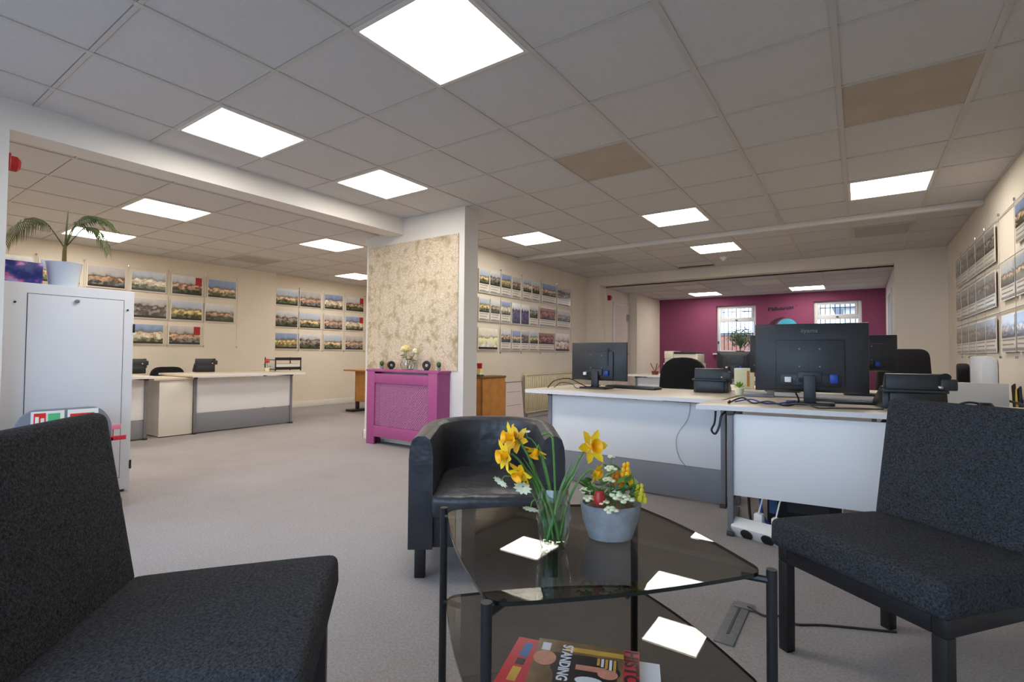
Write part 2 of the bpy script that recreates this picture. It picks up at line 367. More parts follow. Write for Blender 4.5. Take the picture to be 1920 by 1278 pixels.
# ------------------------------------------------------------------ windows, doors, outside
def window(name, w):
    x0, x1, z0, z1 = w; c = struct(link(name, None))
    y0, y1 = 11.42, 11.48; zt = z0 + (z1 - z0) * .66
    for q in ((x0, x0 + .06, z0, z1), (x1 - .06, x1, z0, z1), (x0 + .06, x1 - .06, z0, z0 + .06), (x0 + .06, x1 - .06, z1 - .06, z1), (x0 + .06, x1 - .06, zt, zt + .09)):
        bx('frame_bar', white_pl, q[0], q[1], y0, y1, q[2], q[3], c, bevel=.004)
    for q in ((x0 + .06, x0 + .1, zt + .09, z1 - .06), (x1 - .1, x1 - .06, zt + .09, z1 - .06)): bx('sash_bar', white_pl, q[0], q[1], y0 - .01, y1, q[2], q[3], c, bevel=.003)
    bx('pane', pane_m, x0 + .06, x1 - .06, 11.445, 11.451, zt + .09, z1 - .06, c); bx('pane', pane_m, x0 + .06, x1 - .06, 11.445, 11.451, z0 + .06, zt, c)
    bx('handle', dark_pl, (x0 + x1) / 2 - .02, (x0 + x1) / 2 + .02, y0 - .03, y0, zt + .03, zt + .05, c); bx('handle', dark_pl, x0 + .02, x0 + .04, y0 - .03, y0, z0 + .2, z0 + .26, c)
    for i in range(8):
        x = x0 + .06 + (x1 - x0 - .12) * (i + .5) / 8
        MB().tube([(x, 11.62, z0 - .02), (x, 11.62, z1 + .02)], .008, 6).build('security_bar', desk_dark, c)
    for z in (z0 + .42, z1 - .12): bx('security_rail', desk_dark, x0 - .02, x1 + .02, 11.61, 11.63, z, z + .018, c)
    bx('sill', white_pl, x0 - .06, x1 + .06, 11.26, 11.42, z0 - .03, z0, c, bevel=.006)
    return c
window('window_1', W1); window('window_2', W2)
brick_m = mat('far_brickwork', s(176, 122, 100), .9, var=.2, vscale=14)
slate = mat('grey_slate_roof', s(150, 152, 160), .8, var=.1, vscale=6)
yard = thing('yard_wall', 'orange brick yard wall seen outside the back windows', 'wall', (-1.5, 13.6, 0))
bx('brickwork', brick_m, -4, 3.5, 0, .2, 0, 1.5, yard); bx('coping', concrete, -4, 3.5, -.03, .23, 1.5, 1.56, yard)
nb = thing('neighbour_house', 'pale house with grey pitched roof outside the right back window', 'house', (1.6, 19, 0))
bx('walls', white_paint, -2, 3, 0, 4, 0, 2.6, nb)
MB().add([(-2.3, -.3, 2.5), (3.3, -.3, 2.5), (3.3, 4.3, 2.5), (-2.3, 4.3, 2.5), (-2.3, 2, 4.4), (3.3, 2, 4.4)], [(0, 1, 5, 4), (2, 3, 4, 5), (3, 0, 4), (1, 2, 5), (3, 2, 1, 0)]).build('roof', slate, nb, smooth=False)
struct(bx('ground_outside', concrete, -30, 30, 11.56, 40, -.2, -.05))
struct(bx('pavement_outside', concrete, -30, 30, -30, YF - .13, -.2, -.05))
d1 = struct(link('door_1', None))
dl = bx('door_leaf', mat('pinkish_white_door', s(214, 198, 190), .5), -3.925, -3.905, 9.13, 9.86, 0, 1.95, d1)
for q in ((9.07, 9.13, 0, 2.01), (9.86, 9.92 - .03, 0, 2.01), (9.13, 9.86, 1.95, 2.01)): bx('architrave', white_paint, -3.92, -3.895, q[0], q[1], q[2], q[3], d1, bevel=.004)
bx('door_closer', metal, -3.905, -3.87, 9.74, 9.80, 1.66, 1.80, d1)
MB().tube([(-3.9, 9.75, 1), (-3.86, 9.75, 1), (-3.86, 9.65, 1)], .01, 6).build('door_handle', metal, dl)
d2 = struct(link('door_2', None))
bx('door_leaf', mat('grey_door_edge', s(150, 146, 142), .5), .39, .404, 9.3, 10.1, 0, 1.95, d2)
bx('architrave', white_paint, .385, .404, 10.1, 10.16, 0, 2.0, d2); bx('architrave', white_paint, .385, .404, 9.24, 9.3, 0, 2.0, d2); bx('architrave', white_paint, .385, .404, 9.3, 10.1, 1.95, 2.0, d2)
# logo on the purple wall: dark letter-like marks, a swoosh and a teal dome
navy = mat('navy_print', s(52, 26, 52), .6)
lg = thing('wall_logo', 'dark lettering with blue dome logo on the purple wall', 'logo', (-1.52, 11.328, 1.89))
x = 0
for k, (w, h) in enumerate(((.07, .075), (.05, .07), (.05, .07), (.04, .05), (.05, .055), (.035, .05), (.03, .05), (.04, .055), (.03, .06), (.035, .055), (.03, .055))):
    m = MB(); z0 = .0 + .003 * k
    m.box(x, x + w * .42, -.004, 0, z0, z0 + h); m.box(x + w * .42, x + w * .9, -.004, 0, z0 + h * (.3 if k % 2 else .6), z0 + h * (.7 if k % 2 else 1))
    if k % 3: m.box(x + w * .6, x + w * .9, -.004, 0, z0, z0 + h * .5)
    m.build('letter', navy, lg, smooth=False); x += w
bx('accent_mark', navy, .50, .515, -.004, 0, .07, .10, lg)
dome = [(.34 + .19 * math.cos(t), -.36 + .20 * math.sin(t)) for t in [PI * k / 16 for k in range(17)]]
MX = Matrix.Rotation(PI / 2, 4, 'X')
MB().prism(dome, 0, .006, MX).build('dome', mat('teal_dome_print', s(70, 170, 196), .5, var=.12, vscale=8), lg, smooth=False)
sw = [(.32 + .33 * math.cos(t), -.36 + .235 * math.sin(t)) for t in [PI * (.55 + .45 * k / 12) for k in range(13)]] + [(.34 + .235 * math.cos(t), -.36 + .215 * math.sin(t)) for t in [PI * (1 - .45 * k / 12) for k in range(13)]]
MB().prism(sw, 0, .004, MX).build('swoosh', navy, lg, smooth=False)
# wall and ceiling fittings
def alarm(loc, rz, label):
    t = thing('fire_alarm', label, 'alarm', loc, rz)
    MB().box(-.05, .05, -.012, 0, -.05, .05).build('back_box', red_m, t, .006); MB().lathe([(.045, 0), (.045, .03), (.03, .045), (.001, .047)], 16, M=Matrix.Translation((0, -.012, 0)) @ Matrix.Rotation(PI / 2, 4, 'X')).build('sounder', red_m, t)
alarm((-3.919, 8.88, 2.06), PI / 2, 'small red alarm sounder on the wall by the back room door')
alarm((-4.10, .70, 2.07), PI, 'red alarm sounder at the left edge on the beam pier')
t = thing('smoke_detector', 'small round smoke detector on the ceiling beyond the trunking', 'smoke detector', (-1.63, 7.79, ZC))
MB().lathe([(.05, 0), (.05, -.012), (.04, -.03), (.02, -.04), (.02, -.055), (.001, -.056)], 18).build('housing', white_pl, t)

# ------------------------------------------------------------------ pillar: map mural, radiator cover and ornaments
def map_mat():
    m = bpy.data.materials.new('street_map_print'); m.use_nodes = True; t = m.node_tree; n = t.nodes; L = t.links
    b = n['Principled BSDF']; b.inputs['Roughness'].default_value = .6
    tc = n.new('ShaderNodeTexCoord')
    nz = n.new('ShaderNodeTexNoise'); nz.inputs['Scale'].default_value = 7; nz.inputs['Detail'].default_value = 9; nz.inputs['Roughness'].default_value = .65; L.new(tc.outputs['Object'], nz.inputs['Vector'])
    rp = n.new('ShaderNodeValToRGB'); e = rp.color_ramp.elements
    e[0].position = .32; e[0].color = s(158, 138, 112); e[1].position = .68; e[1].color = s(240, 226, 208)
    for p, c in ((.42, s(196, 180, 146)), (.5, s(228, 214, 188)), (.58, s(226, 204, 184))): q = e.new(p); q.color = c
    L.new(nz.outputs[0], rp.inputs[0])
    cur = rp.outputs[0]
    for sc, th, c in ((30, .035, s(150, 126, 100)), (8, .012, s(186, 140, 116)), (70, .07, s(176, 160, 130))):
        v = n.new('ShaderNodeTexVoronoi'); v.feature = 'DISTANCE_TO_EDGE'; v.inputs['Scale'].default_value = sc
        ad = n.new('ShaderNodeMix'); ad.data_type = 'RGBA'; ad.blend_type = 'LINEAR_LIGHT'; ad.inputs['Factor'].default_value = .03
        L.new(tc.outputs['Object'], ad.inputs[6]); L.new(nz.outputs[1], ad.inputs[7]); L.new(ad.outputs[2], v.inputs['Vector'])
        lt = n.new('ShaderNodeMath'); lt.operation = 'LESS_THAN'; lt.inputs[1].default_value = th; L.new(v.outputs['Distance'], lt.inputs[0])
        mu = n.new('ShaderNodeMath'); mu.operation = 'MULTIPLY'; mu.inputs[1].default_value = .55; L.new(lt.outputs[0], mu.inputs[0])
        mx = n.new('ShaderNodeMix'); mx.data_type = 'RGBA'; L.new(mu.outputs[0], mx.inputs['Factor']); L.new(cur, mx.inputs[6]); mx.inputs[7].default_value = c; cur = mx.outputs[2]
    L.new(cur, b.inputs['Base Color'])
    return m
mm = bx('map_mural', map_mat(), -.675, .675, -.008, 0, -.685, .685, smooth=False); mm.location = (-3.937, 3.769, 1.485)
tag(mm, 'large beige street map mural covering the pillar', 'map')
rc = thing('radiator_cover', 'magenta painted radiator cover with lattice front below the map', 'radiator cover', (-3.875, 3.6, 0))
bx('top_shelf', magenta, -.53, .53, -.02, .168, .775, .80, rc, .004)
bx('side_panel', magenta, -.515, -.495, .0, .168, 0, .775, rc); bx('side_panel', magenta, .495, .515, 0, .168, 0, .775, rc)
bx('stile', magenta, -.515, -.395, -.018, 0, 0, .775, rc, .002); bx('stile', magenta, .395, .515, -.018, 0, 0, .775, rc, .002)
bx('rail', magenta, -.395, .395, -.018, 0, .655, .755, rc, .002); bx('rail', magenta, -.395, .395, -.018, 0, .085, .20, rc, .002)
lat = MB()
pit = .028; ang = math.atan2(1, 1)
for k in range(-18, 32):
    for sg in (-1, 1):
        x0 = -.395 + k * pit; zA, zB = .20, .655
        xa, xb = (x0, x0 + (zB - zA)) if sg > 0 else (x0 + (zB - zA), x0)
        pa, pb = Vector((xa, 0, zA)), Vector((xb, 0, zB)); d = pb - pa
        ts = [0, 1]
        lo_t, hi_t = 0, 1
        if abs(d.x) > 1e-6:
            t1, t2 = sorted(((-.395 - pa.x) / d.x, (.395 - pa.x) / d.x)); lo_t, hi_t = max(0, t1), min(1, t2)
        if hi_t - lo_t < .02: continue
        q0, q1 = pa + d * lo_t, pa + d * hi_t; nrm = Vector((-d.z, 0, d.x)).normalized() * .0055
        y = -.004 if sg > 0 else -.001
        lat.add([q0 + nrm + Vector((0, y, 0)), q0 - nrm + Vector((0, y, 0)), q1 - nrm + Vector((0, y, 0)), q1 + nrm + Vector((0, y, 0)),
                 q0 + nrm + Vector((0, y + .003, 0)), q0 - nrm + Vector((0, y + .003, 0)), q1 - nrm + Vector((0, y + .003, 0)), q1 + nrm + Vector((0, y + .003, 0))],
                [(0, 1, 2, 3), (7, 6, 5, 4), (0, 3, 7, 4), (1, 5, 6, 2), (0, 4, 5, 1), (2, 6, 7, 3)])
lo = lat.build('lattice_grille', mat('pale_magenta_mesh', s(178, 108, 150), .5), rc, smooth=False); lo['kind'] = 'stuff'
rad_w = mat('radiator_enamel', s(222, 208, 176), .4)
def radiator(label, loc, rz, w, z0, z1, step=.05):
    t = thing('radiator', label, 'radiator', loc, rz)
    rp_ = bx('panel', rad_w, -w / 2, w / 2, -.03, 0, z0, z1, t, .006)
    n = int(w / step)
    for k in range(n):
        x = -w / 2 + (k + .5) * w / n
        MB().box(x - .013, x + .013, -.052, -.03, z0 + .03, z1 - .03).build('flute', rad_w, rp_, .009, 1)
    bx('top_grille', rad_w, -w / 2, w / 2, -.045, .03, z1, z1 + .015, t, .003)
    MB().tube([(-w / 2 + .04, -.02, z0), (-w / 2 + .04, -.02, -loc[2] + .0)], .009, 8).build('pipe', metal, t)
    return t
radiator('white radiator hidden inside the magenta cover', (-3.875, 3.72, 0), 0, .84, .04, .6, .06)
radiator('long cream fluted wall radiator beneath the photo sheets', (-4.16, 7.3, 0), PI / 2, 1.9, .08, .655)
# ornaments on the cover
def cactus(x, lab):
    t = thing('cactus_ornament', lab, 'ornament', (x, 3.68, .80), 0)
    MB().lathe([(.016, 0), (.022, .03), (.022, .032)], 12).build('pot', concrete, t)
    m = MB(); N = 16; vs = []
    prof = [(math.sin(PI * i / 7), -math.cos(PI * i / 7)) for i in range(1, 8)]
    m.lathe([(max(.002, r * .024), .06 + z * .03) for r, z in prof], 14).build('body', dgreen, t)
cactus(-4.27, 'small round cactus ornament at the left end of the magenta shelf'); cactus(-3.43, 'small round cactus ornament at the right end of the magenta shelf')
def ring(x, r, lab, rz):
    t = thing('ring_ornament', lab, 'ornament', (x, 3.68, .80), rz)
    m = MB(); n = 24; k = 8; vs = []; fs = []
    for i in range(n):
        a = 2 * PI * i / n
        for j in range(k):
            b = 2 * PI * j / k; rr = r + .016 * math.cos(b); vs.append((rr * math.cos(a), .012 * math.sin(b), r + .02 + rr * math.sin(a)))
    fs = [(i * k + j, i * k + (j + 1) % k, ((i + 1) % n) * k + (j + 1) % k, ((i + 1) % n) * k + j) for i in range(n) for j in range(k)]
    m.add(vs, fs).build('ring', black_pl, t); bx('base', black_pl, -.02, .02, -.015, .015, 0, .01, t)
ring(-4.12, .027, 'small black ring ornament left of the rose vase', .9); ring(-3.60, .032, 'larger black ring ornament right of the rose vase', .3)
def lathe_glass(t, prof, m): MB().lathe(prof, 24).build('glass_body', m, t)
rv = thing('rose_vase', 'low clear glass vase on the magenta shelf holding pale roses', 'vase', (-3.87, 3.68, .80))
lathe_glass(rv, [(.04, 0), (.065, .01), (.078, .055), (.06, .10), (.058, .10), (.075, .055), (.06, .012), (.001, .01)], clear)
def rose(base, head, r, m, lab, petals=14, name='rose'):
    t = thing(name, lab, 'flower', base); h = Vector(head)
    MB().tube([(0, 0, .012), (h.x * .3, h.y * .3, h.z * .5), tuple(h)], .003, 6).build('stem', green_m, t)
    for k in range(petals):
        a = k * 2.4; q = k / petals; rr = r * (.25 + .75 * q)
        c = h + Vector((math.cos(a) * rr * .6, math.sin(a) * rr * .6, r * (.55 - .75 * q)))
        M = Matrix.Translation(c) @ Matrix.Rotation(a, 4, 'Z') @ Matrix.Rotation(-.5 - .9 * (1 - q), 4, 'Y')
        MB().lathe([(.001, 0), (r * .4, r * .06), (r * .5, r * .2), (r * .45, r * .22), (r * .3, r * .09), (.001, .02 * r)], 8, M=M @ Matrix.Diagonal((.7, 1, 1, 1))).build('petal', m, t)
    for k in range(3):
        a = k * 2.1 + .6; p = h * (.55 + .1 * k)
        M = Matrix.Translation(p) @ Matrix.Rotation(a, 4, 'Z')
        MB().add([(0, 0, 0), (r * .6, -r * .35, .004), (r * 1.3, 0, -.004), (r * .6, r * .35, .004), (r * .6, 0, -.004)], [(0, 1, 4), (1, 2, 4), (2, 3, 4), (3, 0, 4)], M).build('leaf', dgreen, t)
pale_y = mat('pale_yellow_petal', s(240, 222, 150), .6, var=.05, vscale=60)
rose((-3.87, 3.68, .80), (.0, -.03, .205), .062, pale_y, 'pale yellow rose in the shelf vase, front bloom')
rose((-3.87, 3.68, .80), (-.085, .02, .20), .055, cream, 'cream rose in the shelf vase, left bloom')
rose((-3.87, 3.68, .80), (.085, .02, .18), .05, cream, 'cream rose in the shelf vase, right bloom')

# ------------------------------------------------------------------ photo panels on the walls
ORD = ['leftmost', 'second', 'third', 'fourth', 'fifth', 'sixth', 'seventh', 'eighth']
def panel(name, label, group, loc, rz, w, h, pm, style, red=False):
    """thin acrylic sheet; local x along the wall, -y into the room, z up; loc is its centre"""
    o = bx(name, acrylic, -w / 2, w / 2, -.006, 0, -h / 2, h / 2, smooth=False); o.location = loc; o.rotation_euler = (0, 0, rz)
    tag(o, label, 'photo panel', group)
    if style == 'land':
        bx('photo', pm, -w / 2 + .012, w / 2 - .012, -.009, -.006, -h / 2 + .012, h / 2 - .012, o, smooth=False)
        if red: bx('red_flag', red_m, w / 2 - .10, w / 2 - .014, -.011, -.009, h / 2 - .13, h / 2 - .014, o, smooth=False)
    elif style == 'port':
        bx('photo', pm, -w / 2 + .012, w / 2 - .012, -.009, -.006, -h * .12, h / 2 - .015, o, smooth=False)
        for k in range(3): bx('text_line', cap_m, -w / 2 + .025, w / 2 - .03 - .03 * k, -.007, -.006, -h * .2 - k * .035, -h * .2 - k * .035 + .010, o, smooth=False)
        bx('footer_strip', mat('footer_grey', s(150, 146, 138), .5), -w / 2 + .012, w / 2 - .012, -.008, -.006, -h / 2 + .01, -h / 2 + .03, o, smooth=False)
    else:
        bx('photo', pm, -w / 2 + .012, w / 2 - .012, -.009, -.006, -h / 2 + .012, h / 2 - .012, o, smooth=False)
    return o
def cables(xs, plane, axis_rz, z0, z1, label, group):
    for yv in xs:
        m = MB().tube([(0, 0, z0), (0, 0, z1)], .0012, 5); o = m.build('display_cable', wire_m, loc=(plane, yv, 0)); tag(o, label, 'cable', group)
        for z in (z0, z1): MB().lathe([(.008, -.01), (.008, .01)], 8, c=(0, 0, z)).build('end_fixing', metal, o)
pk = 0
# left room, wall nearer the camera
G = 'landscape house photos left of the recess'
rows = {('top', 1.93): [(1.22, 1.61), (1.69, 2.055), (2.14, 2.525), (2.608, 3.0), (3.093, 3.475), (3.57, 3.97)], ('middle', 1.563): [(2.62, 3.02), (3.088, 3.481), (3.542, 3.944)], ('bottom', 1.208): [(2.60, 2.985), (3.069, 3.467)]}
for (rn, z), cols in rows.items():
    for k, (a, b) in enumerate(cols):
        pk += 1
        lab = 'house photo panel, %s of the %s row, above the white left room desks' % (ORD[k] + (' from left' if k else ''), rn)
        panel('photo_panel', lab, G, (-8.05 + .015, (a + b) / 2, z), PI / 2, b - a + .03, .285, PH[(pk * 5) % 12], 'land', (rn, k) in (('top', 4), ('bottom', 1)))
cables((1.65, 2.1, 2.565, 3.045, 3.52, 4.0), -8.03, 0, 1.05, 2.11, 'thin display cable between house photos left of the recess', 'display cables left of the recess')
# left room, recess: four by three
for r, (rn, z) in enumerate((('top', 1.93), ('middle', 1.55), ('bottom', 1.172))):
    for k, (a, b) in enumerate(((4.72, 5.125), (5.171, 5.586), (5.67, 6.063), (6.143, 6.556))):
        pk += 1
        lab = 'house photo panel in the recess beside the pillar, %s row, %s' % (rn, ('first column', 'second column', 'third column', 'column next the pillar')[k])
        panel('photo_panel', lab, 'twelve house photos in the recess', (-8.2 + .015, (a + b) / 2, z), PI / 2, b - a + .02, .29, PH[(pk * 7 + r) % 12], 'land', k == 3 and r < 2)
cables((5.148, 5.628, 6.103, 6.59), -8.18, 0, 1.0, 2.11, 'thin display cable between the twelve recess photos', 'display cables in the recess')
# partition wall behind the pillar: portrait sheets
CW = {('top', 1.97, .33): [(5.27, 5.50), (5.51, 5.76), (5.78, 6.03), (6.05, 6.28), (6.34, 6.59), (6.60, 6.83), (6.90, 7.36), (7.40, 7.87)],
      ('middle', 1.58, .32): [(5.27, 5.51), (5.53, 5.76), (5.78, 6.02), (6.05, 6.28), (6.29, 6.52), (6.53, 6.78), (6.83, 7.34), (7.40, 7.87)],
      ('bottom', 1.18, .31): [(5.26, 5.71), (5.78, 6.03), (6.06, 6.29), (6.30, 6.52), (6.54, 6.79), (6.80, 7.30), (7.34, 7.84)]}
yel = photo_mat(40, s(236, 226, 196), s(236, 224, 150), s(232, 220, 190), .6); pinkp = photo_mat(41, s(220, 200, 196), s(206, 170, 160), s(200, 160, 150), .6)
for (rn, z, h), cols in CW.items():
    for k, (a, b) in enumerate(cols):
        pk += 1; pm = PH[(pk * 5) % 12]; st = 'port'
        if rn == 'middle' and k in (3, 4): pm = PURP; st = 'full'
        if rn == 'middle' and k == 6: pm = REDP
        if rn == 'bottom' and k == 0: pm = yel; st = 'full'
        if rn == 'bottom' and k == 6: pm = pinkp; st = 'full'
        if rn == 'bottom' and k == 5: pm = REDP
        look = 'purple poster sheet' if pm == PURP else ('reddish house sheet' if pm == REDP else ('pale yellow map sheet' if pm == yel else ('pinkish printed sheet' if pm == pinkp else 'portrait house detail sheet')))
        panel('photo_panel', '%s on the wall above the radiator, %s row, %s' % (look, rn, ORD[k] + (' from left' if k else '')), 'house sheets above the radiator', (-4.22 + .015, (a + b) / 2, z), PI / 2, b - a, h, pm, st)
cables((5.77, 6.31, 6.865, 7.38, 7.9), -4.20, 0, .99, 2.17, 'thin display cable on the photo wall above the radiator', 'display cables above the radiator')
# right wall
for r, (rn, z, h) in enumerate((('top', 1.93, .31), ('middle', 1.555, .31), ('bottom', 1.17, .30))):
    for k, (b, a) in enumerate(((7.72, 7.42), (7.36, 6.98), (6.94, 6.56), (6.52, 6.12), (6.10, 5.70))):
        pk += 1
        panel('photo_panel', 'dim house sheet on the right wall far group, %s row, %s' % (rn, ORD[k] + (' from left' if k else '')), 'far group of sheets on the right wall', (XR - .015, (a + b) / 2, z), -PI / 2, b - a, h, DULL[pk % 4], 'port')
for rn, z, cols in (('top', 1.94, ((5.02, 4.56),)), ('middle', 1.565, ((5.49, 5.07), (5.03, 4.60))), ('bottom', 1.165, ((5.49, 5.07), (5.03, 4.60)))):
    for k, (b, a) in enumerate(cols):
        pk += 1
        panel('photo_panel', 'house sheet at the right picture edge, %s row, %s' % (rn, ('cut by the edge' if (k or rn == 'top') else 'left one')), 'near group of sheets on the right wall', (XR - .015, (a + b) / 2, z), -PI / 2, b - a, .29, PH[(pk * 3) % 12], 'port')
for z in (2.115, 1.735, 1.345):
    o = MB().tube([(XR - .012, 4.3, z), (XR - .012, 7.8, z)], .005, 6).build('picture_rail', white_pl)
    tag(o, 'thin white picture rail on the right wall, %s one' % ({2.115: 'top', 1.735: 'middle', 1.345: 'lowest'}[z]), 'picture rail', 'right wall picture rails')
cables((7.39, 6.96, 6.54, 6.11, 5.55, 5.05), XR - .02, 0, .98, 2.13, 'thin display cable on the right wall', 'display cables on the right wall')
#PART2
# ------------------------------------------------------------------ lounge chairs in the foreground
def lounge_chair(label, loc, rz):
    """local +y is the way the chair faces"""
    t = thing('lounge_chair', label, 'chair', loc, rz, 'charcoal tweed lounge chairs')
    M = Matrix.Translation((0, 0, .375)) @ Matrix.Rotation(R(2.0), 4, 'X')
    seat = MB(); nx, ny = 14, 14
    # softly crowned cushion: top grid, straight sides
    def top(u, v): return .045 + .012 * (1 - (2 * u - 1) ** 4) * (1 - (2 * v - 1) ** 4)
    x0, x1, y0, y1 = -.265, .265, -.22, .275
    vs = []; fs = []
    for j in range(ny + 1):
        for i in range(nx + 1): vs.append((x0 + (x1 - x0) * i / nx, y0 + (y1 - y0) * j / ny, top(i / nx, j / ny)))
    for j in range(ny):
        for i in range(nx): a = j * (nx + 1) + i; fs.append((a, a + 1, a + nx + 2, a + nx + 1))
    rim = [i for i in range(nx + 1)] + [(j * (nx + 1) + nx) for j in range(1, ny + 1)] + [ny * (nx + 1) + i for i in range(nx - 1, -1, -1)] + [j * (nx + 1) for j in range(ny - 1, 0, -1)]
    b = len(vs)
    for q in rim: p = vs[q]; vs.append((p[0], p[1], -.045))
    n = len(rim)
    for k in range(n): fs.append((rim[k], b + k, b + (k + 1) % n, rim[(k + 1) % n]))
    fs.append(tuple(b + k for k in range(n)))
    seat.add(vs, fs, M).build('seat', fabric, t, .022, 4)
    Mb = Matrix.Translation((0, -.205, .42)) @ Matrix.Rotation(R(10), 4, 'X')
    MB().box(-.265, .265, -.075, 0, -.03, .41, Mb).build('backrest', fabric, t, .026, 4)
    for a, b_ in ((-.25, -.215), (.215, .25)):
        bx('side_rail', black_metal, a, b_, -.25, .25, .292, .338, t, .003)
        bx('back_upright', black_metal, a, b_, -.30, -.265, .30, .62, t, .003)
        bx('leg', black_metal, a, b_, .215, .25, 0, .292, t, .003); bx('leg', black_metal, a, b_, -.25, -.215, 0, .292, t, .003)
    bx('cross_rail', black_metal, -.215, .215, .215, .25, .292, .338, t, .003); bx('cross_rail', black_metal, -.215, .215, -.25, -.215, .292, .338, t, .003)
    return t
lounge_chair('charcoal tweed lounge chair in the left foreground, cut by the frame', (-1.157, .488, 0), R(-42.3))
lounge_chair('charcoal tweed lounge chair on the right beside the coffee table', (.121, 1.954, 0), R(142.5))

# ------------------------------------------------------------------ black leather tub chair
ac = thing('tub_armchair', 'black leather tub armchair with curved back behind the coffee table', 'armchair', (-1.53, 2.01, 0), R(36.5))
def tub():
    m = MB(); th = .105; pw_, dp, rc_ = .34 - th / 2, .33, .24
    path = [(-pw_, -dp)]
    path += [(-pw_, -dp + (2 * dp - rc_ - .05) * k / 4) for k in range(1, 5)]
    cy = dp - .05 - rc_
    for k in range(1, 9): a = PI - (PI / 2) * k / 8; path.append((-pw_ + rc_ + rc_ * math.cos(a), cy + rc_ * math.sin(a)))
    half = path[:]; path = half + [(-x, y) for x, y in reversed(half)]
    N = len(path); vs = []; fs = []
    prof = [(-.5, 0.0), (-.5, .40), (-.5, .80), (-.46, .90), (-.36, .97), (-.15, 1.0), (.15, 1.0), (.36, .97), (.46, .90), (.5, .80), (.5, .40), (.5, 0)]
    for i, (x, y) in enumerate(path):
        a = Vector(path[max(i - 1, 0)]); b = Vector(path[min(i + 1, N - 1)]); d = (b - a).normalized(); nrm = Vector((-d.y, d.x))
        back = max(0, (y + dp) / (2 * dp))
        zt = .612 + .014 * back
        for o, h in prof: q = Vector((x, y)) + nrm * o * th * (1 + .12 * back); vs.append((q.x, q.y, .125 + (zt - .125) * h))
    k = len(prof)
    for i in range(N - 1):
        for j in range(k): fs.append((i * k + j, i * k + (j + 1) % k, (i + 1) * k + (j + 1) % k, (i + 1) * k + j))
    fs.append(tuple(range(k - 1, -1, -1))); fs.append(tuple((N - 1) * k + j for j in range(k)))
    return m.add(vs, fs)
tub().build('curved_shell', leather, ac)
bx('seat_cushion', leather, -.245, .245, -.36, .24, .255, .365, ac, .035, seg=4)
bx('front_panel', leather, -.24, .24, -.31, .22, .125, .255, ac, .008)
for sx in (-1, 1):
    for y in (-.30, .24): MB().box(sx * .29 - .022, sx * .29 + .022, y - .022, y + .022, 0, .125).build('leg', black_metal, ac, .003)

# ------------------------------------------------------------------ coffee table of smoked glass
LEG = [(-1.023, 1.128), (-.571, .748), (-.159, 1.219), (-.586, 1.530)]
ctx = sum(p[0] for p in LEG) / 4; cty = sum(p[1] for p in LEG) / 4
ct = thing('coffee_table', 'two tier smoked glass coffee table with thin black legs', 'coffee table', (ctx, cty, 0))
LL = [(x - ctx, y - cty) for x, y in LEG]
inner = [(Vector(p) * (1 - .004 / Vector(p).length)) for p in LL]
poly = rounded([tuple(p) for p in inner], .06)
NP = len(poly) // 4; bow = []
for c_ in range(4):
    seg_ = poly[c_ * NP:(c_ + 1) * NP]; bow += seg_; p0, p1 = Vector(seg_[-1]), Vector(poly[((c_ + 1) * NP) % len(poly)])
    for k in range(1, 8): f_ = k / 8; q_ = p0.lerp(p1, f_); bow.append(tuple(q_ + q_.normalized() * .014 * 4 * f_ * (1 - f_)))
poly = bow
MB().prism(poly, .497, .505).build('glass_top', smoked, ct, smooth=False)
MB().prism(poly, .247, .255).build('glass_shelf', smoked, ct, smooth=False)
edge_m = mat('dark_glass_edge', s(20, 26, 24), .15)
for gz in (.497, .247):
    po = [tuple(Vector(q) * (1 + .0012 / Vector(q).length)) for q in poly]; npo = len(po)
    MB().add([(x, y, gz) for x, y in po] + [(x, y, gz + .008) for x, y in po], [(i, (i + 1) % npo, npo + (i + 1) % npo, npo + i) for i in range(npo)]).build('glass_edge', edge_m, ct)
for x, y in LL:
    tl_ = MB().tube([(x, y, 0), (x, y, .512)], .011, 14).build('leg', black_metal, ct)
    v = Vector((-x, -y)).normalized()
    for z in (.497, .247):
        a = (x, y, z - .009); b = (x + v.x * .06, y + v.y * .06, z - .009)
        MB().tube([a, b], .008, 8).build('bracket', black_metal, tl_)
TZ = .505
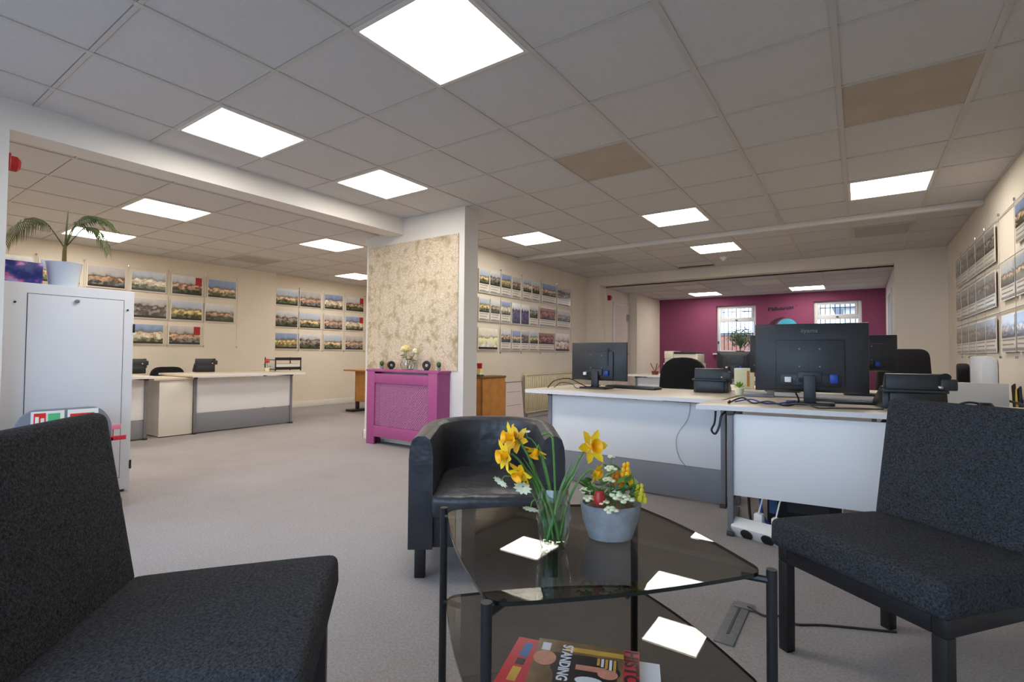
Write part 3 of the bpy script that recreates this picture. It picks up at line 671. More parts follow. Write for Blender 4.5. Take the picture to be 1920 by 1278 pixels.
# vase and daffodils (local x follows the long side of the bunch)
VP, VR = (-.612, 1.066), R(34.7)
vz = thing('flower_vase', 'clear glass vase half full of water on the coffee table', 'vase', (VP[0], VP[1], TZ), VR)
MB().lathe([(.024, 0), (.028, .004), (.036, .05), (.0385, .08), (.036, .115), (.032, .145), (.0305, .145), (.0345, .115), (.037, .08), (.0345, .05), (.026, .014), (.001, .012)], 28, sx=1.1, sy=1.1).build('glass_body', clear, vz)
MB().lathe([(.025, .0145), (.0335, .05), (.036, .078), (.036, .0785), (.001, .0785)], 24, sx=1.1, sy=1.1).build('water', water_m, vz)
def curve_pts(p0, p1, p2, n=8): return [Vector(p0) * (1 - t) ** 2 + Vector(p1) * 2 * t * (1 - t) + Vector(p2) * t * t for t in [k / n for k in range(n + 1)]]
def flower_head(t, c, d, r, pm, tm, np=6, trump=True):
    d = Vector(d).normalized(); q = d.to_track_quat('Z', 'Y').to_matrix().to_4x4(); M0 = Matrix.Translation(c) @ q
    for k in range(np):
        a = 2 * PI * k / np
        M = M0 @ Matrix.Rotation(a, 4, 'Z') @ Matrix.Rotation(R(-18), 4, 'Y')
        vs = [(.1 * r, 0, 0), (.5 * r, -.27 * r, .04 * r), (.85 * r, -.2 * r, .02 * r), (1.1 * r, 0, -.06 * r), (.85 * r, .2 * r, .02 * r), (.5 * r, .27 * r, .04 * r), (.5 * r, 0, -.03 * r), (.85 * r, 0, -.05 * r)]
        MB().add(vs, [(0, 1, 6), (1, 2, 7, 6), (2, 3, 7), (3, 4, 7), (4, 5, 6, 7), (5, 0, 6)], M).build('petal', pm, t)
    if trump: MB().lathe([(.16 * r, 0), (.2 * r, .3 * r), (.3 * r, .55 * r), (.42 * r, .66 * r), (.38 * r, .64 * r), (.24 * r, .5 * r), (.14 * r, .05 * r), (.001, .04 * r)], 14, M=M0).build('trumpet', tm, t)
def stem_flower(name, lab, base, head, d, r, pm, tm, np=6, trump=True, bow=.5, sr=.0028, sm=None):
    t = thing(name, lab, 'flower', (VP[0], VP[1], TZ), VR, None)
    h = Vector(head); b = Vector(base); d = Vector(d).normalized()
    mid = Vector((b.x * .2 + h.x * .35, b.y * .2 + h.y * .35, max(b.z, h.z * bow + .07)))
    pts = curve_pts(b, mid, h - d * .012, 8) + [h]
    MB().tube(pts, sr, 7).build('stem', sm or green_m, t); flower_head(t, h, d, r, pm, tm, np, trump)
    return t
dz = [('daffodil at the upper left of the glass vase', (-.012, 0, .02), (-.100, .0, .262), (-1, -.4, .15), .040), ('daffodil at the far left of the glass vase', (-.01, .01, .02), (-.112, -.02, .225), (-1, -.5, -.1), .040),
      ('daffodil low on the left, just above a cream bloom', (.0, -.01, .02), (-.078, -.02, .185), (-.6, -.7, -.5), .036), ('drooping daffodil near the middle of the vase', (.01, .0, .02), (-.042, .0, .235), (-.4, -.5, -.9), .032),
      ('daffodil at the upper right of the glass vase', (.012, .01, .02), (.090, .01, .24), (.5, -.9, .25), .043), ('half closed daffodil below the right daffodil', (.014, -.008, .02), (.098, -.01, .185), (.7, -.6, -.3), .027),
      ('second daffodil crowding the left cluster from behind', (-.005, .012, .02), (-.088, .03, .248), (-.5, -.6, .5), .038)]
for lab, b, h, d, r in dz: stem_flower('daffodil', lab, b, h, d, r, yellow, orange)
for lab, b, h, d, r in (('cream bloom hanging at the far left of the vase', (-.016, -.006, .02), (-.126, -.02, .165), (-.5, -.5, -.6), .02), ('cream bloom hanging against the vase rim', (-.02, .004, .02), (-.056, -.03, .105), (-.2, -.5, -.8), .02),
                       ('cream bloom under the low left daffodil', (-.01, .016, .02), (-.075, -.035, .155), (-.2, -.7, -.5), .022), ('green bud standing above the drooping daffodil', (.004, .012, .02), (-.066, .02, .272), (-.1, -.2, 1), .010)):
    stem_flower('carnation', lab, b, h, d, r, cream, cream, 10, False, .7, .0016)
for k, (x1, y1, z1) in enumerate(((-.075, .0, .215), (-.06, .015, .20), (-.05, -.01, .185), (-.02, .0, .20), (.045, .01, .205), (.06, -.005, .19), (.07, .015, .22), (.03, -.015, .175))):
    t = thing('flower_leaf', 'long green stalk standing in the glass vase', 'stalk', (VP[0], VP[1], TZ), VR, 'green stalks in the glass vase')
    b0 = Vector((-x1 * .28, .014 * math.cos(k * 2), .018))
    MB().tube(curve_pts(b0, (x1 * .12, y1, .12), (x1, y1, z1), 7), [.0036, .0038, .0038, .0036, .0034, .003, .002, .0008], 6).build('blade', green_m, t)
t = thing('flower_leaf', 'tall arching bare stem in the middle of the glass vase', 'stalk', (VP[0], VP[1], TZ), VR)
MB().tube([(.01, 0, .02), (.004, 0, .12), (.0, 0, .22), (-.003, 0, .262), (-.014, 0, .275), (-.03, 0, .27)], .003, 7).build('blade', green_m, t)
# concrete planter with mixed flowers
PP = (-.525, 1.205)
pt = thing('concrete_planter', 'oval grey concrete planter of mixed flowers on the coffee table', 'planter', (PP[0], PP[1], TZ), VR)
MB().lathe([(.044, 0), (.052, .004), (.066, .045), (.074, .090), (.068, .090), (.062, .078), (.001, .077)], 30, sx=1.05, sy=.8).build('bowl', concrete, pt)
MB().lathe([(.058, .076), (.05, .086), (.001, .09)], 20, sx=1.05, sy=.8).build('soil', soil, pt)
def sprig(lab, name, base, head, fn, cat='flower'):
    t = thing(name, lab, cat, (PP[0], PP[1], TZ), VR); h = Vector(head); b = Vector(base)
    MB().tube(curve_pts(b, (b + h) / 2 + Vector((0, 0, .015)), h, 5), .0016, 6).build('stem', green_m, t); fn(t, h)
def fluffy(r, m):
    def fn(t, h):
        for k in range(9):
            a = k * 2.4; q = (k + .5) / 9; p = h + Vector((math.cos(a) * r * math.sqrt(q), math.sin(a) * r * math.sqrt(q), r * .5 * (1 - q)))
            MB().ball(p, r * .42, 7, 5, (1, 1, .6)).build('petal', m, t)
    return fn
def spike(m, n=12, hgt=.05):
    def fn(t, h):
        for k in range(n):
            q = k / n; a = k * 2.2; r = .011 * (1 - .6 * q)
            MB().ball(h + Vector((math.cos(a) * r, math.sin(a) * r, -hgt * .4 + q * hgt)), .0075 * (1 - .4 * q), 7, 5, (1, 1, 1.3)).build('floret', m, t)
    return fn
def tulip(m):
    def fn(t, h): MB().lathe([(.002, -.018), (.014, -.008), (.015, .006), (.009, .02), (.001, .022)], 10, M=Matrix.Translation(h)).build('bloom', m, t)
    return fn
for k, (lab, h, r) in enumerate((('white flower cluster at the left rim of the planter', (-.058, -.03, .105), .016), ('white flower cluster tallest in the planter middle', (-.002, -.01, .175), .015), ('white flower cluster left of the orange florets', (-.012, -.03, .15), .016),
    ('white flower cluster spilling over the planter front', (-.012, -.066, .088), .017), ('white flower cluster beside the red bloom', (-.03, -.055, .105), .014), ('cream flower cluster in the planter front centre', (.008, -.05, .118), .02), ('cream flower cluster right of centre in the planter', (.028, -.045, .108), .02), ('white flower sprig at the back of the planter', (.005, .02, .20), .009), ('white flower cluster just right of the vase', (-.066, -.01, .12), .014))):
    sprig(lab, 'white_flower', (h[0] * .6, max(-.05, h[1] * .6), .08), h, fluffy(r, cream))
sprig('yellow snapdragon spike on the right of the planter', 'snapdragon', (.03, 0, .08), (.038, -.01, .165), spike(orange))
sprig('orange floret spike in the planter middle', 'snapdragon', (.015, .01, .08), (.015, .0, .15), spike(mat('rust_orange_petal', s(206, 128, 30), .6), 9, .035))
sprig('small yellow spike at the right rim of the planter', 'snapdragon', (.05, -.01, .08), (.07, -.02, .118), spike(mat('lime_yellow_petal', s(220, 205, 50), .6), 12, .04))
sprig('single red bloom low in the planter', 'red_flower', (-.03, -.03, .08), (-.038, -.055, .112), tulip(red_m))
for k in range(12):
    a = k * 2.4; t = thing('planter_foliage', 'leafy green sprig among the planter flowers', 'leaf', (PP[0], PP[1], TZ), VR, 'green sprigs in the planter')
    b = Vector((.035 * math.cos(a), .025 * math.sin(a), .082)); e = Vector((.066 * math.cos(a), .048 * math.sin(a), .122 + .014 * (k % 4)))
    MB().tube([b, e], .0014, 5).build('stem', green_m, t)
    for q in range(4):
        p = b.lerp(e, .3 + .22 * q); M = Matrix.Translation(p) @ Matrix.Rotation(a + (q - 1.5) * 1.3, 4, 'Z') @ Matrix.Rotation(-.5, 4, 'Y')
        MB().add([(0, 0, 0), (.018, -.011, .003), (.042, 0, 0), (.018, .011, .003), (.018, 0, -.003)], [(0, 1, 4), (1, 2, 4), (2, 3, 4), (3, 0, 4)], M).build('leaf', mat('fresh_leaf_green', s(84, 132, 56), .5, var=.25, vscale=60), t)

# magazines on the lower shelf: local x is up the page (to the right in the photo), local y towards the back
mag_brown = mat('magazine_cover_brown', s(120, 92, 60), .25, var=.35, vscale=18)
mag_black = mat('magazine_black', s(24, 22, 26), .3); mag_red = mat('magazine_red', s(196, 28, 48), .3); mag_white = mat('magazine_white', s(225, 225, 230), .35)
skin = mat('printed_skin_tone', s(206, 136, 112), .35, var=.15, vscale=40); mag_gold = mat('magazine_gold', s(206, 160, 60), .3, var=.2, vscale=30)
mag_blue = mat('magazine_blue', s(40, 100, 160), .3); page_m = mat('page_edges', s(224, 216, 204), .8)
def magazine(lab, z, loc, rz, w, h, cover, th=.006):
    t = thing('magazine', lab, 'magazine', (loc[0], loc[1], z), rz)
    bx('pages', page_m, -h / 2 + .002, h / 2 - .002, -w / 2 + .002, w / 2 - .002, .0006, th - .0006, t, smooth=False)
    bx('cover', cover, -h / 2, h / 2, -w / 2, w / 2, th - .0006, th, t, smooth=False)
    bx('back_cover', mag_white, -h / 2, h / 2, -w / 2, w / 2, 0, .0006, t, smooth=False)
    return t, th
SZ = .255; MR = R(21)
m1, th = magazine('pale magazine at the bottom of the stack, sticking out to the right', SZ, (-.462, 1.015), MR, .20, .25, mag_white, .010)
bx('teal_tab', mat('teal_card', s(60, 170, 190), .4), -.075, -.055, .06, .125, .0102, .0112, m1, smooth=False)
m2, th2 = magazine('red edged magazine in the middle of the stack, sticking out left', SZ + .010, (-.532, .985), R(16), .21, .28, mag_red, .009)
bx('blue_block', mag_blue, -.118, -.098, .03, .085, th2, th2 + .0004, m2, smooth=False); bx('black_block', mag_black, -.118, -.098, .0, .022, th2, th2 + .0004, m2, smooth=False); bx('yellow_block', mag_gold, -.118, -.098, -.06, -.01, th2, th2 + .0004, m2, smooth=False)
m3, th3 = magazine('history magazine with red masthead on top of the stack', SZ + .019, (-.498, 1.005), MR, .21, .235, mag_brown, .007)
Z3 = th3 + .0004
bx('black_band', mag_black, -.075, .070, -.075, .058, th3, Z3, m3, smooth=False)
MB().prism([(-.092 + .026 * math.cos(a), .03 + .028 * math.sin(a)) for a in [2 * PI * k / 18 for k in range(18)]], Z3, Z3 + .0003).build('portrait_face', skin, m3, smooth=False)
MB().prism([(.05 + .022 * math.cos(a), .002 + .017 * math.sin(a)) for a in [2 * PI * k / 18 for k in range(18)]], Z3, Z3 + .0003).build('portrait_face', skin, m3, smooth=False)
def oval(nm, m, cx, cy, rx, ry, z): MB().prism([(cx + rx * math.cos(q), cy + ry * math.sin(q)) for q in [2 * PI * k / 18 for k in range(18)]], z, z + .0002).build(nm, m, m3, smooth=False)
oval('portrait_hair', mag_black, .05, .012, .027, .022, Z3 - .0001); oval('portrait_collar', MATS['paper'], .012, -.03, .03, .014, Z3); oval('portrait_coat', mag_brown, -.085, -.04, .022, .04, Z3); oval('gold_medal', mag_gold, .04, -.055, .012, .016, Z3)
for k in range(5): bx('cover_line', mag_white if k % 2 else mag_gold, .025 + .009 * k, .031 + .009 * k, .030 - .004 * k, .056, Z3, Z3 + .0002, m3, smooth=False)
bx('lower_gold_trim', mag_gold, -.10, .08, -.1, -.082, th3, Z3, m3, smooth=False)
bx('portrait_arm', skin, -.02, .045, .004, .022, Z3, Z3 + .0002, m3, smooth=False)
bx('gold_trim', mag_gold, -.05, .085, .068, .085, th3, Z3, m3, smooth=False); bx('masthead_block', mag_red, .083, .1175, -.105, .105, th3, Z3, m3, smooth=False)
def page_text(body, size, m, x, y, sx=1):   # reads along -y, letters' tops towards +x
    return text('lettering', body, size, m, m3, Matrix.Translation((x, y, Z3 + .0005)) @ Matrix.Rotation(-PI / 2, 4, 'Z'), .0002, 'LEFT', sx, size * .028)
page_text('STANDING OUT', .033, mag_white, -.056, .09, .80)
page_text('HISTORY', .042, mag_black, .086, .103, 1.05)
bx('text_block', mag_white, -.105, -.085, .06, .09, th3, Z3, m3, smooth=False)

# ------------------------------------------------------------------ white storage cabinet with palm and box
cb = thing('storage_cabinet', 'white enamelled storage cabinet at the left behind the lounge chair', 'cabinet', (-4.18, .715, 0))
bx('carcass', cab_white, -.50, -.02, 0, .66, .02, 1.385, cb, .004)
bx('plinth', seam_m, -.48, -.03, .02, .64, 0, .02, cb)
bx('door_frame', cab_white, -.02, 0, 0, .66, .02, 1.385, cb, .003)
bx('door_shadow_gap', seam_m, 0, .001, .108, .602, .10, 1.322, cb)
cdoor = bx('door', cab_white, .0005, .004, .112, .598, .104, 1.318, cb, .001)
MB().lathe([(.012, 0), (.012, .012), (.001, .013)], 14, M=Matrix.Translation((.004, .345, 1.29)) @ Matrix.Rotation(PI / 2, 4, 'Y')).build('lock', metal, cdoor)
for y, z in ((.055, 1.262), (.622, 1.255)): MB().lathe([(.006, 0), (.006, .006), (.001, .007)], 10, M=Matrix.Translation((0, y, z)) @ Matrix.Rotation(PI / 2, 4, 'Y')).build('stud', black_pl, cb)
for z in (1.13, .185): bx('hinge', black_pl, -.015, .004, .655, .668, z - .03, z + .03, cb, .002)
CT = 1.385
bxp = thing('printed_box', 'blue and pink printed box beside the palm pot on the cabinet', 'box', (-4.30, .80, CT), 0)
def box_art():
    m = mat('blue_coral_print', s(50, 60, 130), .3); t = m.node_tree; n = t.nodes; L = t.links
    tc = n.new('ShaderNodeTexCoord'); nz = n.new('ShaderNodeTexNoise'); nz.inputs['Scale'].default_value = 22; nz.inputs['Detail'].default_value = 4
    L.new(tc.outputs['Object'], nz.inputs['Vector']); rp = n.new('ShaderNodeValToRGB'); e = rp.color_ramp.elements
    e[0].position = .38; e[0].color = s(30, 40, 110); e[1].position = .68; e[1].color = s(170, 160, 220)
    for p, c in ((.5, s(60, 70, 150)), (.57, s(190, 80, 130))): q = e.new(p); q.color = c
    L.new(nz.outputs[0], rp.inputs[0]); L.new(rp.outputs[0], n['Principled BSDF'].inputs['Base Color'])
    return m
bx('carton', box_art(), -.06, .06, -.105, .105, 0, .135, bxp, .002); bx('lid_flap', paper, -.06, .0, -.05, .09, .135, .145, bxp)
pp = thing('palm_pot', 'white tapered plant pot on top of the cabinet', 'plant pot', (-4.30, 1.02, CT))
MB().lathe([(.068, 0), (.074, .005), (.092, .155), (.096, .16), (.088, .16), (.084, .14), (.001, .138)], 28).build('pot', mat('glossy_white_ceramic', s(218, 226, 238), .25), pp); MB().lathe([(.082, .136), (.06, .146), (.001, .15)], 16).build('soil', soil, pp)
pl = thing('palm_plant', 'small palm with arching fronds growing from the white pot', 'plant', (-4.30, 1.02, CT + .14), VR)
MB().tube([(0, 0, 0), (0, 0, .10), (.004, 0, .14)], [.013, .011, .009], 10).build('trunk', mat('palm_trunk', s(130, 110, 66), .8), pl)
MB().tube([(.003, 0, .12), (.012, 0, .30), (.016, 0, .37)], [.006, .005, .002], 8).build('spear_leaf', palm_m, pl)
def frond(pts, l0, n=26, droop=1.0, seed=0):
    rnd = random.Random(seed); P = []
    for k in range(len(pts) - 1):
        for q in range(6): P.append(Vector(pts[k]).lerp(Vector(pts[k + 1]), q / 6))
    P.append(Vector(pts[-1]))
    for _ in range(3): P = [P[0]] + [(P[i - 1] + P[i] * 2 + P[i + 1]) / 4 for i in range(1, len(P) - 1)] + [P[-1]]
    m = MB().tube(P, [.004 * (1 - .7 * i / len(P)) for i in range(len(P))], 6)
    st = int(len(P) * .38)
    for k in range(n):
        f = st + (len(P) - 1 - st) * k / (n - 1); i = min(int(f), len(P) - 2); p = P[i].lerp(P[i + 1], f - i); d = (P[i + 1] - P[i]).normalized()
        L_ = l0 * (.55 + .45 * math.sin(PI * min(1, .15 + k / n))) * rnd.uniform(.85, 1.1)
        for sg in (-1, 1):
            side = d.cross(Vector((0, 0, 1))).normalized() * sg
            tip = p + side * L_ * .45 + d * L_ * .35 + Vector((0, 0, -1)) * L_ * .7 * droop
            mid = p + side * L_ * .35 + d * L_ * .22 + Vector((0, 0, -1)) * L_ * .18 * droop
            w = d * .0055
            m.add([p - w * .5, p + w * .5, mid + w, mid - w, tip], [(0, 1, 2, 3), (3, 2, 4)])
    return m
frond([(0, 0, .12), (-.07, 0, .22), (-.15, .02, .30), (-.25, .03, .335), (-.36, .03, .27), (-.42, .03, .16)], .13, 30, 1.1, 1).build('frond', palm_m, pl)
frond([(0, 0, .12), (.04, -.01, .22), (.09, -.02, .28), (.2, -.03, .33), (.30, -.03, .30), (.36, -.03, .24)], .11, 28, .7, 2).build('frond', palm_m, pl)
frond([(0, 0, .12), (.05, .02, .20), (.10, .03, .27), (.17, .05, .265), (.22, .05, .2), (.25, .05, .10)], .11, 26, 1.0, 3).build('frond', palm_m, pl)
frond([(.005, 0, .13), (.03, .03, .26), (.06, .06, .35), (.11, .10, .36), (.15, .12, .30)], .09, 20, .6, 4).build('frond', palm_m, pl)
# fire point behind the chair
fp = thing('fire_point_stand', 'grey moulded fire point stand with safety signs against the white cabinet', 'fire point', (-4.0, .97, 0), PI / 2)
grey_pl = mat('grey_moulded_plastic', s(118, 122, 132), .5)
brd = rounded([(-.235, 0.06), (.235, .06), (.235, .52), (.17, .62), (-.17, .62), (-.235, .52)], .05)
MB().prism(brd, 0, .03, Matrix.Rotation(PI / 2, 4, 'X')).build('back_board', grey_pl, fp, .004)
bx('base', grey_pl, -.24, .24, -.24, .02, 0, .07, fp, .015)
for x, lab in ((-.155, 0), (.01, 1)):
    sg = bx('sign', mat('sign_white', s(236, 238, 234), .4), x, x + .15, -.034, -.03, .42, .61, fp)
    bx('sign_red_block', mat('sign_red', s(220, 50, 40), .4), x + .012, x + (.065 if lab == 0 else .13), -.036, -.034, .53 if lab == 0 else .555, .60 if lab == 0 else .585, sg)
    if lab == 0:
        bx('sign_green_block', mat('sign_green', s(90, 190, 130), .4), x + .075, x + .13, -.036, -.034, .54, .595, sg)
        bx('sign_symbol', MATS['sign_white'], x + .018, x + .034, -.038, -.036, .54, .58, sg); bx('sign_symbol', MATS['sign_white'], x + .042, x + .058, -.038, -.036, .54, .57, sg)
def extinguisher(x, lab):
    t = thing('fire_extinguisher', lab, 'fire extinguisher', (-4.0 + .13, .97 + x, .07), PI / 2)
    MB().lathe([(.06, 0), (.068, .01), (.068, .30), (.05, .35), (.022, .37), (.022, .39), (.001, .39)], 22).build('cylinder', red_m, t)
    MB().box(-.015, .015, -.06, .03, .39, .405).build('lever', black_pl, t, .003)
    MB().tube(curve_pts((.0, -.03, .38), (.02, -.12, .40), (.02, -.09, .18), 10), .009, 8).build('hose', black_pl, t)
extinguisher(-.12, 'red fire extinguisher on the fire point, hidden behind the left chair'); extinguisher(.10, 'red fire extinguisher on the fire point, right of the pair')
tg = thing('red_pull_tag', 'red plastic seal tag sticking out beside the fire point', 'tag', (-3.92, 1.215, .40), PI / 2)
bx('tag', mat('seal_red', s(206, 40, 60), .4), -.03, .05, -.004, .004, .0, .028, tg, .002); bx('tab', mat('seal_pink', s(220, 120, 140), .4), -.03, .02, -.004, .004, .07, .10, tg, .002); MB().tube([(-.02, 0, .02), (-.02, 0, .08)], .003, 6).build('stalk', red_m, tg)
bx('hook', red_m, -.035, -.02, -.004, .06, .0, .02, tg)

# ------------------------------------------------------------------ desks
def desk(label, loc, rz, L_, dep, top_z=.70, over=.15, split=.235, panel_x=None, lower=True, group=None, poly=None):
    """local x along the front edge from the left end, local y away from the viewer; front edge at y=0"""
    t = thing('office_desk', label, 'desk', loc, rz, group)
    if poly: MB().prism(poly, top_z - .025, top_z).build('desktop', desk_top, t, .003)
    else: bx('desktop', desk_top, 0, L_, 0, dep, top_z - .025, top_z, t, .003)
    bx('edge_band', mat('white_edge_band', s(226, 224, 224), .4), 0, L_, -.004, -.0005, top_z - .026, top_z - .001, t)
    a, b = panel_x or (.13, L_ - .13)
    bx('modesty_panel', desk_white, a, b, over, over + .018, split, top_z - .045, t, .002)
    if lower: bx('lower_panel', desk_grey, a, b, over + .002, over + .018, .015, split - .006, t, .002)
    for x in (a - .03, b):
        lg_ = bx('leg', desk_frame, x, x + .03, over - .012, over + .035, .0, top_z - .025, t, .003)
        bx('foot', desk_dark, x - .004, x + .034, over - .03, min(dep - .05, over + .5), 0, .022, lg_, .004)
        bx('under_rail', desk_dark, x - .004, x + .034, over - .02, dep - .08, top_z - .05, top_z - .025, t, .002)
        bx('rear_leg', desk_frame, x, x + .03, dep - .16, dep - .11, 0, top_z - .025, t, .003)
    return t
desk('white office desk behind the armchair, grey lower panel, carrying one monitor', (-2.15, 3.29, 0), 0, 1.45, .85, panel_x=(.15, 1.41), over=.16)
desk('white office desk at the right carrying the largest monitor', (-.755, 2.905, 0), R(7), 1.62, .80, panel_x=(.19, 1.45), over=.02, split=.215, lower=False, poly=[(0, 0), (1.62, 0), (1.62, .8), (.19, .8), (.115, .36), (.04, .36)])
# ---- left room desks (fronts face +x)
desk('white left room desk with letter tray, wide grey kick panel', (-6.30, 2.66, 0), PI / 2, 1.42, .95, over=.15, panel_x=(.105, 1.29), split=.245)
desk('white left room desk partly hidden by the white cabinet', (-6.30, 1.0, 0), PI / 2, 1.30, 1.0, over=.15, panel_x=(.1, 1.235), split=.22)
pd = thing('desk_pedestal', 'plain cream pedestal panel between the two left room desks', 'cabinet', (-6.46, 2.385, 0), PI / 2)
bx('front_panel', mat('cream_panel', s(226, 220, 210), .5), .0, .345, 0, .018, .01, .645, pd, .002); bx('top', desk_top, -.06, .345, -.02, .6, .645, .67, pd, .002); bx('body', desk_white, .01, .335, .018, .55, .01, .645, pd)

def desk_phone(label, loc, rz):
    """seen from behind: sloping body on a stand, handset at one side"""
    t = thing('desk_phone', label, 'telephone', loc, rz, 'black desk telephones')
    def wedge(x0, x1, p): return MB().add([(x0, y, z) for y, z in p] + [(x1, y, z) for y, z in p], [tuple(range(len(p))), tuple(range(2 * len(p) - 1, len(p) - 1, -1))] + [(i, len(p) + i, len(p) + (i + 1) % len(p), (i + 1) % len(p)) for i in range(len(p))])
    wedge(-.12, .12, [(-.0, 0), (.015, .11), (.045, .115), (.20, .03), (.20, 0)]).build('body', black_pl, t, .006)
    wedge(-.11, .11, [(-.02, .10), (-.01, .175), (.015, .18), (.06, .105)]).build('display_hood', dark_pl, t, .005)
    bx('rear_ledge', dark_pl, -.125, .115, -.03, .01, .085, .10, t, .004)
    bx('stand', black_pl, -.10, .10, -.035, 0, 0, .085, t, .006)
    MB().tube([(.105, -.02, .165), (.115, .05, .13), (.115, .14, .075)], [.02, .014, .02], 10).build('handset', black_pl, t)
    bx('cradle', dark_pl, .085, .145, -.03, .03, .10, .155, t, .006)
    MB().ball((.085, -.022, .115), .012, 8, 6).build('cord_socket', metal, t)
    return t
desk_phone('black desk phone on the middle desk beside the big monitor', (-.91, 3.90, .70), R(4))
ph = desk_phone('black desk phone at the right end behind the lounge chair', (.235, 3.33, .70), R(10)); ph.scale = (1.15, 1.15, 1.05)
desk_phone('black desk phone on the left room desk with the letter tray', (-7.20, 3.18, .70), PI / 2 - .3); desk_phone('black desk phone just right of the white cabinet', (-7.2, 2.38, .70), PI / 2 - .3)

def monitor(label, loc, rz, w, h, zc, detail=True, logo=False, base=True):
    """local -y is the back of the monitor (towards the viewer)"""
    t = thing('computer_monitor', label, 'monitor', loc, rz)
    z0, z1 = zc - h / 2, zc + h / 2
    bx('screen_bezel', black_pl, -w / 2, w / 2, -.002, .018, z0, z1, t, .004)
    bx('screen', mat('dark_screen', s(14, 15, 18), .15), -w / 2 + .012, w / 2 - .012, .018, .019, z0 + .015, z1 - .012, t)
    a, b = .66, .55
    MB().add([(-w / 2, -.002, z0), (w / 2, -.002, z0), (w / 2, -.002, z1), (-w / 2, -.002, z1), (-w / 2 * a, -.03, z0 + .03 * h), (w / 2 * a, -.03, z0 + .03 * h), (w / 2 * a, -.03, zc + h / 2 * b), (-w / 2 * a, -.03, zc + h / 2 * b)],
             [(4, 5, 6, 7), (0, 1, 5, 4), (1, 2, 6, 5), (2, 3, 7, 6), (3, 0, 4, 7), (0, 3, 2, 1)]).build('rear_shell', dark_pl, t, .004)
    rh = bx('rear_housing', dark_pl, -w * .3, w * .3, -.045, -.028, z0 + .05 * h, zc + h * .26, t, .006)
    bx('port_bay', black_pl, -w * .26, w * .27, -.047, -.044, z0 + .08 * h, z0 + .26 * h, rh, .002)
    bx('plug', blue_pl, w * .17, w * .24, -.075, -.046, z0 + .14 * h, z0 + .27 * h, rh, .006); bx('plug', white_pl, -w * .22, -w * .16, -.065, -.046, z0 + .14 * h, z0 + .22 * h, rh, .004); bx('plug', dark_pl, -w * .12, -w * .02, -.06, -.046, z0 + .1 * h, z0 + .22 * h, rh, .004)
    for x, z in ((-.05, .05), (.05, .05), (-.05, -.05), (.05, -.05)): MB().lathe([(.005, 0), (.005, .003)], 8, M=Matrix.Translation((x, -.044, zc + z)) @ Matrix.Rotation(PI / 2, 4, 'X')).build('screw', desk_frame, rh)
    if base:
        bx('neck', dark_pl, -.03, .03, -.075, -.05, .012, zc - h * .25, t, .005); bx('neck_mount', dark_pl, -.06, .06, -.06, -.04, zc - h * .36, zc - h * .2, t, .004)
        MB().prism(rounded([(-.12, -.13), (.12, -.13), (.12, .06), (-.12, .06)], .04), 0, .012).build('base', black_pl, t, .002)
    if logo: text('maker_badge', 'iiyama', .034, mat('badge_grey', s(130, 130, 126), .4), t, Matrix.Translation((-.0, -.0195, z1 - .052)) @ Matrix.Rotation(PI / 2 - .305, 4, 'X'), .001, 'CENTER', 1.0)
    return t
monitor('black monitor seen from behind, large one with pale badge, on the right desk', (-.237, 3.36, .70), R(4), .565, .395, .265, logo=True)
mA = monitor('dark grey monitor seen from behind alone on the desk behind the armchair', (-1.755, 3.78, .70), R(-2), .495, .31, .218)
bx('cable_channel', black_pl, .095, .108, -.05, -.044, .19, .33, mA)
monitor('black monitor showing just right of the large monitor', (.02, 4.42, .70), R(3), .40, .26, .30)
monitor('grey edged monitor peeping out left of the large monitor', (-.49, 4.45, .70), 0, .48, .30, .29)
def keyboard(label, loc, rz):
    t = thing('keyboard', label, 'keyboard', loc, rz); bx('case', black_pl, -.22, .22, -.07, .07, 0, .018, t, .005)
    for r in range(4): bx('key_row', dark_pl, -.21, .21, -.06 + r * .031, -.036 + r * .031, .018, .023, t, .002)
keyboard('black keyboard right of the single monitor', (-1.52, 3.93, .70), R(-8)); keyboard('black keyboard under the large monitor', (-.05, 3.56, .70), R(9))

# cables
def cable(lab, pts, r=.004, m=None, name='cable'):
    P = [Vector(p) for p in pts]; out = []
    for i in range(len(P) - 1):
        p0, p1, p2, p3 = P[max(i - 1, 0)], P[i], P[i + 1], P[min(i + 2, len(P) - 1)]
        for k in range(6):
            t = k / 6; out.append(.5 * ((2 * p1) + (p2 - p0) * t + (2 * p0 - 5 * p1 + 4 * p2 - p3) * t * t + (3 * p1 - p0 - 3 * p2 + p3) * t ** 3))
    out.append(P[-1]); o = MB().tube(out, r, 6).build(name, m or black_pl); tag(o, lab, 'cable'); return o
cable('black cable arching over the left end of the single monitor desk', [(-2.07, 3.50, .704), (-2.04, 3.56, .76), (-1.96, 3.66, .775), (-1.88, 3.72, .73), (-1.80, 3.74, .704), (-1.72, 3.74, .73)])
cable('second black cable looping on the single monitor desk', [(-2.04, 3.55, .704), (-2.0, 3.60, .745), (-1.93, 3.66, .73), (-1.88, 3.63, .704), (-1.8, 3.68, .704), (-1.76, 3.73, .75)], .003)
cable('thin grey cable hanging down the front of the middle desk panel', [(-.93, 3.44, .66), (-.945, 3.436, .55), (-1.02, 3.436, .42), (-1.0, 3.436, .28), (-.9, 3.436, .20), (-.76, 3.425, .16)], .0018, desk_grey)
cable('tangled black cable on the left corner of the right desk', [(-.60, 3.02, .72), (-.62, 3.10, .704), (-.56, 3.16, .73), (-.50, 3.14, .704), (-.42, 3.12, .72), (-.33, 3.10, .704), (-.28, 3.2, .72), (-.30, 3.3, .76)], .005)
cable('blue network cable among the black cables on the right desk', [(-.6, 3.16, .705), (-.52, 3.20, .72), (-.45, 3.17, .705), (-.38, 3.2, .705), (-.3, 3.24, .72)], .004, blue_pl)
